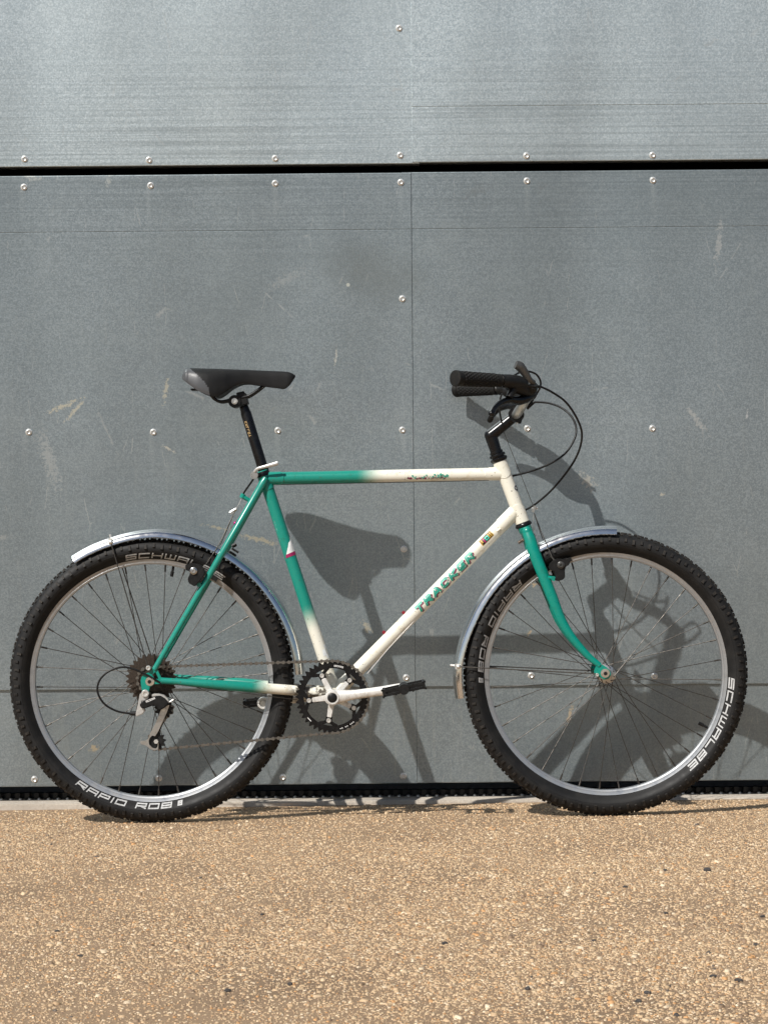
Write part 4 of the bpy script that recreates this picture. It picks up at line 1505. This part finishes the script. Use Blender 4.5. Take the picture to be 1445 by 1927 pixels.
BOLT_A = [R(-26 + 72 * i) for i in range(5)]
for a in BOLT_A:
    d = Vector((math.sin(a), 0, math.cos(a)))
    t = Vector((math.cos(a), 0, -math.sin(a)))
    b_ = BB_ + d * 0.0565
    # pad and two legs of the spider tab
    pts = [b_ - d * 0.0095 - t * 0.0075, b_ - d * 0.0095 + t * 0.0075, b_ + d * 0.006 + t * 0.0085, b_ + d * 0.006 - t * 0.0085]
    ring.prism([(p.x, p.z) for p in pts], WC - 0.0016, WC + 0.0024)
    for s in (-1, 1):
        e0, e1 = b_ + d * 0.003 + t * (s * 0.0055), BB_ + Vector((math.sin(a + s * 0.30), 0, math.cos(a + s * 0.30))) * 0.0700
        dd = (e1 - e0).normalized()
        nn = Vector((-dd.z, 0, dd.x))
        pts = [e0 - nn * 0.0036, e0 + nn * 0.0036, e1 + nn * 0.0050, e1 - nn * 0.0050]
        ring.prism([(p.x, p.z) for p in pts], WC - 0.0014, WC + 0.0014)
chainring = part('chainring', ring, M['black'], bike, sharp=30)
q, L = strokes('DECKAS', 0.0040, 0.0030, 0.0007, 0.0009)
def ringtext(a_start, r0):
    def fn(u, v, l):
        a = a_start + u / r0
        r = r0 + v
        return (BB_.x + r * math.sin(a), -(WC + 0.0021 + 0.0001 * l), BB_.z + r * math.cos(a))
    return fn
part('lettering', letter_mesh(q, ringtext(R(3), 0.0715)), M['white_print'], chainring)
m = MB()
for i in range(9):
    a = R(140 + i * 3.2)
    if i in (3, 6):
        continue
    for r_ in (0.0752,):
        vs = [(BB_.x + (r_ + dr) * math.sin(a + da), -(WC + 0.0021), BB_.z + (r_ + dr) * math.cos(a + da)) for (da, dr) in ((0, 0), (.03, 0), (.03, .0022), (0, .0022))]
        m.add(vs, [(0, 1, 2, 3)])
part('print', m, M['white_print'], chainring)
m = MB()
a = R(222)
vs = [(BB_.x + (0.0752 + dr) * math.sin(a + da), -(WC + 0.0021), BB_.z + (0.0752 + dr) * math.cos(a + da)) for (da, dr) in ((0, 0), (.16, 0), (.16, .0018), (0, .0018))]
m.add(vs, [(0, 1, 2, 3)])
part('print', m, M['white_print'], chainring)
for a in BOLT_A:
    b_ = BB_ + Vector((math.sin(a), 0, math.cos(a))) * 0.0560
    m = MB()
    m.lathe((b_.x, -WC - 0.0024, b_.z), [(0.0, -0.0010), (0.0026, -0.0010), (0.0028, -0.0024), (0.0050, -0.0024), (0.0056, -0.0014), (0.0056, 0.001)], n=20)
    part('chainring_bolt', m, M['zinc'], chainring)
def crank_arm(near):
    m = MB()
    end = P(763, 1294.5, 0.085) if near else None
    d = (P(763, 1294.5, 0.085) - BB_)
    d.y = 0
    d = d.normalized()
    if not near:
        d = -d
    pth, rad = [], []
    for i in range(13):
        t = i / 12
        s = -0.004 + 0.182 * t
        w = 0.062 + 0.020 * t if near else -(0.060 + 0.022 * t)
        pth.append(BB_ + d * s + Vector((0, -w, 0)))
        rad.append(0.0180 - 0.0072 * smooth(t, 0.0, 0.35) + 0.0018 * smooth(t, .6, .95) - (0.006 if i == 12 else 0))
    m.tube(pth, rad, n=24, flat=0.62)
    s_ = 1 if near else -1
    m.ycyl(BB_, 0.040 * s_, 0.072 * s_, 0.0182, 36)
    if near:
        for a in BOLT_A:
            dd = Vector((math.sin(a), 0, math.cos(a)))
            t = Vector((math.cos(a), 0, -math.sin(a)))
            p0, p1 = BB_ + dd * 0.012, BB_ + dd * 0.0485
            pts = [p0 - t * 0.0074, p0 + t * 0.0074, p1 + t * 0.0052, p1 - t * 0.0052]
            m.prism([(p.x, p.z) for p in pts], WC - 0.001, WC + 0.0060)
    return m, d
m, cd = crank_arm(True)
crank = part('crank', m, M['crank'], bike, bevel=0.0012, label='worn white alloy crank on the chainring side')
m = MB()
m.ycyl(BB_, 0.072, 0.0735, 0.0175, 30)
m.lathe((BB_.x, -0.0735, BB_.z), [(0.0110, 0.0), (0.0118, -0.0022), (0.0150, -0.0022), (0.0165, 0.0)], n=36)
part('crank_washer', m, M['crank'], crank)
m = MB()
m.lathe((BB_.x, -0.0736, BB_.z), [(0.0, -0.0030), (0.0092, -0.0028), (0.0110, -0.0014), (0.0112, 0.0)], n=30)
part('dust_cap', m, M['plastic'], crank)
m, cd2 = crank_arm(False)
far_crank = part('crank', m, M['crank'], bike, bevel=0.0012)
def pedal(center, sgn, tilt, mirror=False):
    c = Vector(center)
    Mx = Matrix.Rotation(R(-tilt), 3, 'Y')
    ex, ez = Mx @ Vector((1, 0, 0)), Mx @ Vector((0, 0, 1))
    m = MB()
    y0, y1 = c.y, c.y - sgn * 0.078
    def yb(x0, x1, z0, z1, ya, yb_):
        cx = c + ex * ((x0 + x1) / 2) + ez * ((z0 + z1) / 2)
        m.box((cx.x, (ya + yb_) / 2, cx.z), (x1 - x0, abs(ya - yb_), z1 - z0), Mx)
    for ya in (y1, y0 - sgn * 0.006):
        yb_ = ya + sgn * 0.007
        for s in (-1, 1):
            a_, b_ = (0.010, 0.046) if s > 0 else (-0.046, -0.010)
            yb(a_, b_, 0.0022, 0.0080, ya, yb_)
            yb(a_, b_, -0.0080, -0.0022, ya, yb_)
            e = 0.0465 if s > 0 else -0.0465
            yb(e - 0.0035, e + 0.0035, -0.0086, 0.0086, ya, yb_)
    for s in (-1, 1):   # long rails and cross ribs
        for zz in (-1, 1):
            yb(s * 0.0465 - 0.003, s * 0.0465 + 0.003, zz * 0.0065 - 0.0022, zz * 0.0065 + 0.0022, y0, y1)
        for (xx, zz) in ((0.050, 0.0105), (0.022, 0.0100), (0.0495, -0.0105), (0.020, -0.0098)):
            yb(s * xx - 0.0022, s * xx + 0.0022, min(0.5 * zz, zz), max(0.5 * zz, zz), y1 - sgn * 0.001, y1 + sgn * 0.006)
    m.cyl((c.x, y0, c.z), (c.x, y1 - sgn * 0.0025, c.z), 0.0122, n=24)
    return m
pc = P(760, 1296.2, 0.150)
ppos = BB_ + cd * 0.170
ped = part('pedal', pedal((pc.x, -0.092, pc.z), 1, 11.5), M['plastic'], bike, bevel=0.0007)
fpos = BB_ - cd * 0.170
ped2 = part('pedal', pedal((fpos.x, 0.092, fpos.z), -1, 6), M['plastic'], bike, bevel=0.0007)
m = MB()
m.lathe((fpos.x, 0.075, fpos.z), [(0.0085, -0.004), (0.0095, -0.006), (0.0135, -0.006), (0.0150, -0.003), (0.0150, 0.006)], n=28)
part('pedal_eye', m, M['crank'], far_crank)
for (c, s) in ((ppos, 1), (fpos, -1)):
    m = MB()
    m.ycyl(c, 0.070 * s, 0.100 * s, 0.0070, 14)
    part('pedal_axle', m, M['alloy'], ped if s > 0 else ped2)

# ---- cassette, derailleur, chain
cass_c = Vector((P(284.5, 1278.5, .03).x, 0, P(284.5, 1278.5, .03).z))
nt_ = [28, 24, 21, 18, 16, 14, 13]
cas = MB()
cas.ycyl(cass_c, 0.012, 0.050, 0.0185, 28)
cassette = part('cassette', cas, M['cog'], bike)
for i, T in enumerate(nt_):
    rp = 0.0127 / (2 * math.sin(math.pi / T))
    w = 0.018 + i * 0.0046
    part('sprocket', gear(cass_c, T, rp + 0.0038, rp - 0.0030, 0.016 if i > 3 else rp - 0.013, w - 0.0009, w + 0.0009), M['cog'], cassette, sharp=30)
    if i < 4:
        mm_ = MB()
        for kk in range(6):
            a = kk * math.pi / 3 + i * 0.3
            d = Vector((math.sin(a), 0, math.cos(a)))
            t = Vector((math.cos(a), 0, -math.sin(a)))
            p0, p1 = cass_c + d * 0.015, cass_c + d * (rp - 0.011)
            pts = [p0 - t * 0.004, p0 + t * 0.004, p1 + t * 0.006, p1 - t * 0.006]
            mm_.prism([(p.x, p.z) for p in pts], w - 0.0007, w + 0.0007)
        part('sprocket_spider', mm_, M['cog'], cassette)
WD = 0.050
def pl(a, b, w=WD):
    q = P(a, b, w)
    return (q.x, q.z)
# derailleur: bracket, knuckles, cage, pulleys
m = MB()
m.prism([pl(*q) for q in [(266, 1303), (279, 1303), (283, 1312), (275, 1317), (270, 1318), (271, 1331), (262, 1342), (258, 1341), (262, 1325)]], 0.066, 0.080)
m.prism([pl(*q) for q in [(259, 1337), (264, 1331), (272, 1330), (277, 1334), (272, 1341), (262, 1346), (258, 1346)]], 0.064, 0.082)
der = part('derailleur', m, M['silver'], bike, bevel=0.0018, label='silver and black rear derailleur')
m = MB()
m.prism([pl(*q) for q in [(267, 1320), (274, 1318), (283, 1314), (294, 1309.5), (300, 1306.5), (306, 1307), (314, 1312), (321.5, 1320), (317, 1326), (309, 1332), (303, 1334), (298, 1328), (292, 1325), (282, 1328.5), (275, 1331), (267, 1329)]], 0.070, 0.092)
part('derailleur_body', m, M['plastic'], der, bevel=0.0025)
m = MB()
m.prism([pl(*q) for q in [(288, 1306), (291, 1303.5), (301, 1303.5), (311, 1306), (318, 1312), (322, 1319), (320, 1321.5), (314, 1314.5), (306, 1309), (298, 1308), (290, 1309.5)]], 0.068, 0.088)
part('knuckle', m, M['silver'], der, bevel=0.0015)
m = MB()
a_, b_ = P(276.0, 1322.5, .092), P(293, 1315.5, .092)
dirx = (b_ - a_).normalized()
q, L = strokes('ACERA', 0.0048, 0.0040, 0.0008, 0.0011)
nup = Vector((-dirx.z, 0, dirx.x))
k_ = (b_ - a_).length / L
part('lettering', letter_mesh(q, lambda u, v, l: a_ + dirx * (u * k_) + nup * (v + 0.0002) + Vector((0, -0.0008 - 0.0001 * l, 0))), M['white_print'], der)
eyebolt(274, 1305, .081, r=0.0090, parent=der)
m = MB()
m.cyl(P(320, 1321, .08), P(327, 1316, .08), 0.0016, n=8)
m.cyl(P(262, 1343, .074), P(248, 1342.6, .074), 0.0046, 0.0040, n=14)
part('adjuster', m, M['zinc'], der)
m = MB()
m.cyl(P(257, 1342.8, .074), P(246, 1342.6, .074), 0.0054, 0.0050, n=12)
part('cable_end', m, M['plastic'], der)
J1, J2 = P(309, 1334, WD), P(295, 1394.5, WD)
cage = [(306, 1331), (320, 1326), (316, 1338), (308, 1356), (299.5, 1375), (293, 1385), (287.5, 1383.5), (283, 1388), (281, 1394), (282.5, 1401), (288, 1406.5), (294, 1408), (297.5, 1405), (298.5, 1393), (299.5, 1400), (299, 1410),
        (292, 1411.5), (284, 1409), (276, 1402.5), (266, 1399.5), (264.5, 1394), (275, 1393), (280, 1389), (283.5, 1380), (294, 1360), (302, 1340)]
m = MB()
m.prism([pl(*q) for q in cage], 0.0575, 0.0595)
part('derailleur_cage', m, M['alloy'], der, bevel=0.0005)
m = MB()
m.prism([pl(*q) for q in [(308, 1333), (318, 1329), (313, 1350), (301, 1376), (301, 1398), (294, 1405), (287, 1402), (287, 1385), (297, 1360)]], 0.0400, 0.0415)
part('derailleur_cage', m, M['plastic'], der)
for c in (J1, J2):
    part('jockey_wheel', gear(Vector((c.x, 0, c.z)), 11, 0.0226, 0.0170, 0.006, WD - 0.003, WD + 0.003), M['plastic'], der)
    m = MB()
    m.ycyl(c, 0.040, 0.0615, 0.0045, 16)
    m.ycyl(c, 0.0615, 0.0635, 0.0055, 6)
    part('pulley_bolt', m, M['zinc'], der)
# chain path in the plane of the chainring
def cpt(c, r, a):
    return Vector((c.x + r * math.sin(a), 0, c.z + r * math.cos(a)))
RC, RJ, RS = 0.0850, 0.0205, 0.0305
path = []
cog_c = cass_c
for i in range(9):
    path.append(cpt(cog_c, RS, R(205 + (350 - 205) * i / 8)))
for i in range(25):
    path.append(cpt(BB_, RC, R(-4 + (184 + 4) * i / 24)))
for i in range(8):
    path.append(cpt(J2, RJ, R(172 + (300 - 172) * i / 7)))
for i in range(6):
    path.append(cpt(J1, RJ, R(110 + (60 - 110) * i / 5)))
path.append(path[0].copy())
seg = [0.0]
for a, b in zip(path, path[1:]):
    seg.append(seg[-1] + (b - a).length)
total = seg[-1]
NL = int(round(total / 0.0127 / 2)) * 2
def at_len(s):
    s = s % total
    for i in range(len(seg) - 1):
        if seg[i] <= s <= seg[i + 1]:
            t = (s - seg[i]) / max(1e-9, seg[i + 1] - seg[i])
            return path[i].lerp(path[i + 1], t)
    return path[-1]
def link_mesh(outer):
    m = MB()
    h = 0.0127 / 2
    for s in (-1, 1):
        w = 0.0034 if outer else 0.0023
        poly = []
        for i in range(7):
            a = -math.pi / 2 + math.pi * i / 6
            poly.append((h + 0.0040 * math.cos(a), 0.0040 * math.sin(a)))
        poly += [(h * .3, 0.0018), (-h * .3, 0.0018)]
        for i in range(7):
            a = math.pi / 2 + math.pi * i / 6
            poly.append((-h + 0.0040 * math.cos(a), 0.0040 * math.sin(a)))
        poly += [(-h * .3, -0.0018), (h * .3, -0.0018)]
        m.prism(poly, s * w, s * (w + 0.0010))
    for e in (-1, 1):
        m.cyl((e * h, -0.0048 if outer else -0.0024, 0), (e * h, 0.0048 if outer else 0.0024, 0), 0.0018 if outer else 0.0038, n=8)
    return m
m = MB()
m.cyl(P(300, 1276, .03), P(300, 1276, .032), 0.001)
chain = empty('chain', (0, 0, 0))
chain.parent = bike
WORLD_O[chain.name] = Vector((0, 0, 0))
protos = []
for i in range(NL):
    s0, s1 = total * i / NL, total * (i + 1) / NL
    a, b = at_len(s0), at_len(s1)
    sag = 0.0
    c = (a + b) / 2
    wob = random.uniform(-0.0004, 0.0004)
    c = Vector((c.x, -WC, c.z + wob))
    d = b - a
    rot = (0, -math.atan2(d.z, d.x), 0)
    if len(protos) <= i % 2:
        o = part('chain_link', link_mesh(i % 2 == 0), M['chain'] if i % 2 == 0 else M['chain_dark'], None, origin=(0, 0, 0))
        put(o, chain, c)
        o.rotation_euler = rot
        protos.append(o)
    else:
        copy_of(protos[i % 2], chain, c, rot)

# ---- cantilever brakes
def pxpoly(ox, oy, sc, pts, w):
    return [(P(ox + a / sc, oy + b / sc, w).x, P(ox + a / sc, oy + b / sc, w).z) for (a, b) in pts]
rear_poly = [(100, 480), (230, 440), (390, 465), (450, 505), (510, 600), (495, 700), (420, 800), (330, 905), (290, 930), (170, 855), (150, 770), (205, 650), (190, 610), (110, 590)]
front_poly = [(700, 1180), (780, 1100), (860, 1072), (960, 1080), (1040, 1055), (1088, 1110), (1062, 1185), (1005, 1215), (985, 1290), (992, 1400), (960, 1450), (860, 1482), (800, 1460), (825, 1390), (790, 1300), (715, 1270)]
for (ox, oy, sc_, poly, bolt, boss, w0, lab) in ((340, 1020, 11.115, rear_poly, (275, 605), (395, 890), 0.052, 'rear'), (960, 940, 9.633, front_poly, (915, 1188), (775, 1430), 0.050, 'front')):
    for sgn in (1, -1):
        m = MB()
        m.prism(pxpoly(ox, oy, sc_, poly, w0 + .02), w0, w0 + 0.022)
        arm = part('brake_arm', m if sgn > 0 else m.mirror(), M['plastic'], bike, bevel=0.0014)
        c = P(ox + bolt[0] / sc_, oy + bolt[1] / sc_, w0 + .024)
        m = MB()
        m.lathe((c.x, c.y, c.z), [(0.0, -0.001), (0.0028, -0.001), (0.003, -0.004), (0.0050, -0.004), (0.0068, -0.0015), (0.0085, -0.0005), (0.0085, 0.003)], n=22)
        part('brake_bolt', m if sgn > 0 else m.mirror(), M['alloy'] if lab == 'rear' else M['grey_metal'], arm)
        m = MB()
        b_ = P(ox + boss[0] / sc_, oy + boss[1] / sc_, w0)
        c_in = b_ + Vector((0.012 if lab == 'rear' else -0.014, 0.0, 0.002))
        m.cyl(b_, c_in, 0.0050, n=14)
        m.cyl((b_.x, b_.y + 0.006, b_.z), (b_.x, b_.y - 0.014, b_.z), 0.0056, n=14)
        part('brake_boss', m if sgn > 0 else m.mirror(), M['green'], frame if lab == 'rear' else fork)
        # pad against the rim
        m = MB()
        C, a0 = (CRr, R(26)) if lab == 'rear' else (CF, R(-24))
        for i in range(7):
            a = a0 + R(-6.5 + 13 * i / 6)
            c = C + Vector((math.sin(a), 0, math.cos(a))) * 0.2835
            c.y = -0.0195
            m.box(c, (0.0115, 0.012, 0.0095), Matrix.Rotation(a, 3, 'Y'))
        part('brake_pad', m if sgn > 0 else m.mirror(), M['rubber'], arm)
        m = MB()
        cb = P(ox + bolt[0] / sc_, oy + bolt[1] / sc_, w0)
        ca = C + Vector((math.sin(a0), 0, math.cos(a0))) * 0.2835
        m.cyl(cb, (ca.x, -0.024, ca.z), 0.0034, n=10)
        part('pad_post', m if sgn > 0 else m.mirror(), M['zinc'], arm)
# straddle wires and hangers
def hanger(pts_near, yoke, lab):
    for sgn in (1, -1):
        m = MB()
        for r_, pp in pts_near:
            q = curve_pts([P(*p) for p in pp], 3)
            m.tube(q, r_, n=8)
        part('straddle_wire', m if sgn > 0 else m.mirror(), M['steel'], bike)
    m = MB()
    yoke(m)
    part('cable_hanger', m, M['alloy'], bike, bevel=0.0004)
def fy(m):
    m.box(P(1004, 958, 0), (0.006, 0.016, 0.016), Matrix.Rotation(R(20), 3, 'Y'))
    m.cyl(P(1000, 957, 0), P(1011, 956, 0), 0.0036, n=10)
    m.cyl(P(1003, 968, 0.004), P(1004, 998, 0.004), 0.0008, n=6)
    m.cyl(P(1004, 991, 0.004), P(1004, 999, 0.004), 0.0014, n=6)
hanger([(0.0010, [(1005, 966, .004), (1022, 1010, .030), (1040, 1052, .062)]), (0.0018, [(1036, 1046, .058), (1043, 1055, .064)])], fy, 'front')
def ry(m):
    m.cyl(P(433, 965, 0), P(445, 958, 0), 0.0042, n=10)
    m.box(P(437, 965, 0), (0.010, 0.014, 0.006), Matrix.Rotation(R(-30), 3, 'Y'))
    m.cyl(P(455.5, 937, 0), P(438, 972, 0), 0.0008, n=6)
    m.cyl(P(438, 972, .004), P(433.5, 998, .004), 0.0008, n=6)
    m.cyl(P(433.5, 988, .004), P(433, 996, .004), 0.0015, n=6)
hanger([(0.0010, [(438, 971, .004), (412, 1025, .035), (388, 1062, .062)])], ry, 'rear')
m = MB()
m.sphere(P(443, 984.5, .020), 0.0044, 12, 8)
part('bolt', m, M['pink'], frame)
m = MB()
m.cyl(P(437, 1028, 0), P(445, 1024, 0), 0.005, n=10)
m.box(P(443, 1036, 0), (0.018, 0.030, 0.004), Matrix.Rotation(R(32), 3, 'Y'))
part('guard_bracket', m, M['plastic'], RG, bevel=0.0006)

# ------------------------------------------------------------------ loose dark stones
def on_ground(px, py):
    d = ray(px, py)
    z = 0.0
    for _ in range(8):
        p = CAM + d * ((z - CAM.z) / d.z)
        z = ground_z(p.x, p.y)
    return CAM + d * ((z - CAM.z) / d.z)

def stone(px, py, size, label, flat=0.7, seed=0):
    r = random.Random(seed)
    p = on_ground(px, py)
    size *= 0.78
    bm = bmesh.new()
    bmesh.ops.create_icosphere(bm, subdivisions=2, radius=size)
    for v in bm.verts:
        n = v.co.normalized()
        k = 1 + 0.25 * math.sin(3 * n.x + seed) * math.cos(2.3 * n.y + seed * 1.7) + r.uniform(-.10, .10)
        v.co = Vector((n.x * 1.15, n.y * 0.9, n.z * flat)) * size * k
    bmesh.ops.rotate(bm, verts=bm.verts, matrix=Matrix.Rotation(r.uniform(0, 6), 3, 'Z'))
    me = bpy.data.meshes.new('stone')
    bm.to_mesh(me)
    bm.free()
    me.materials.append(M['dark_stone'])
    me.polygons.foreach_set('use_smooth', [True] * len(me.polygons))
    me.set_sharp_from_angle(angle=R(32))
    o = bpy.data.objects.new('stone', me)
    COL.objects.link(o)
    o.location = (p.x, p.y, p.z + size * flat * 0.45)
    tag(o, label, 'stone', 'loose dark stones on the ground')
stone(1330, 1640, 0.0088, 'largest rounded dark stone on the ground, below the front wheel at right', 0.85, 1)
stone(1251, 1639, 0.0052, 'small dark stone just left of the largest dark stone', 0.8, 2)
tiny = [(1176, 1670, .0056), (877, 1667, .0050), (1252, 1720, .0056), (836, 1777, .0068), (1434, 1726, .0052), (1117, 1771, .0052), (1422, 1779, .0062), (992, 1862, .0060),
        (1218, 1870, .0060), (1201, 1886, .0055), (1388, 1847, .0066), (1341, 1839, .0058), (1356, 1894, .0056), (494, 1722, .0052), (108, 1754, .0056), (152, 1800, .0055), (98, 1590, .0048),
        (429, 1866, .0060), (546, 1854, .0055), (1272, 1912, .0062)]
ORD = ['leftmost', 'second', 'third', 'fourth', 'fifth', 'sixth', 'seventh', 'eighth', 'ninth', 'tenth', 'eleventh', 'twelfth', 'thirteenth', 'fourteenth', 'fifteenth', 'sixteenth', 'seventeenth', 'eighteenth', 'nineteenth', 'twentieth']
for i, (a, b, s) in enumerate(sorted(tiny)):
    where = ORD[i] + (' of the tiny dark stone chips' if i == 0 else ' tiny dark stone chip from the left edge') + ' on the tan ground'
    stone(a, b, s, where, random.uniform(.5, .8), 10 + i)
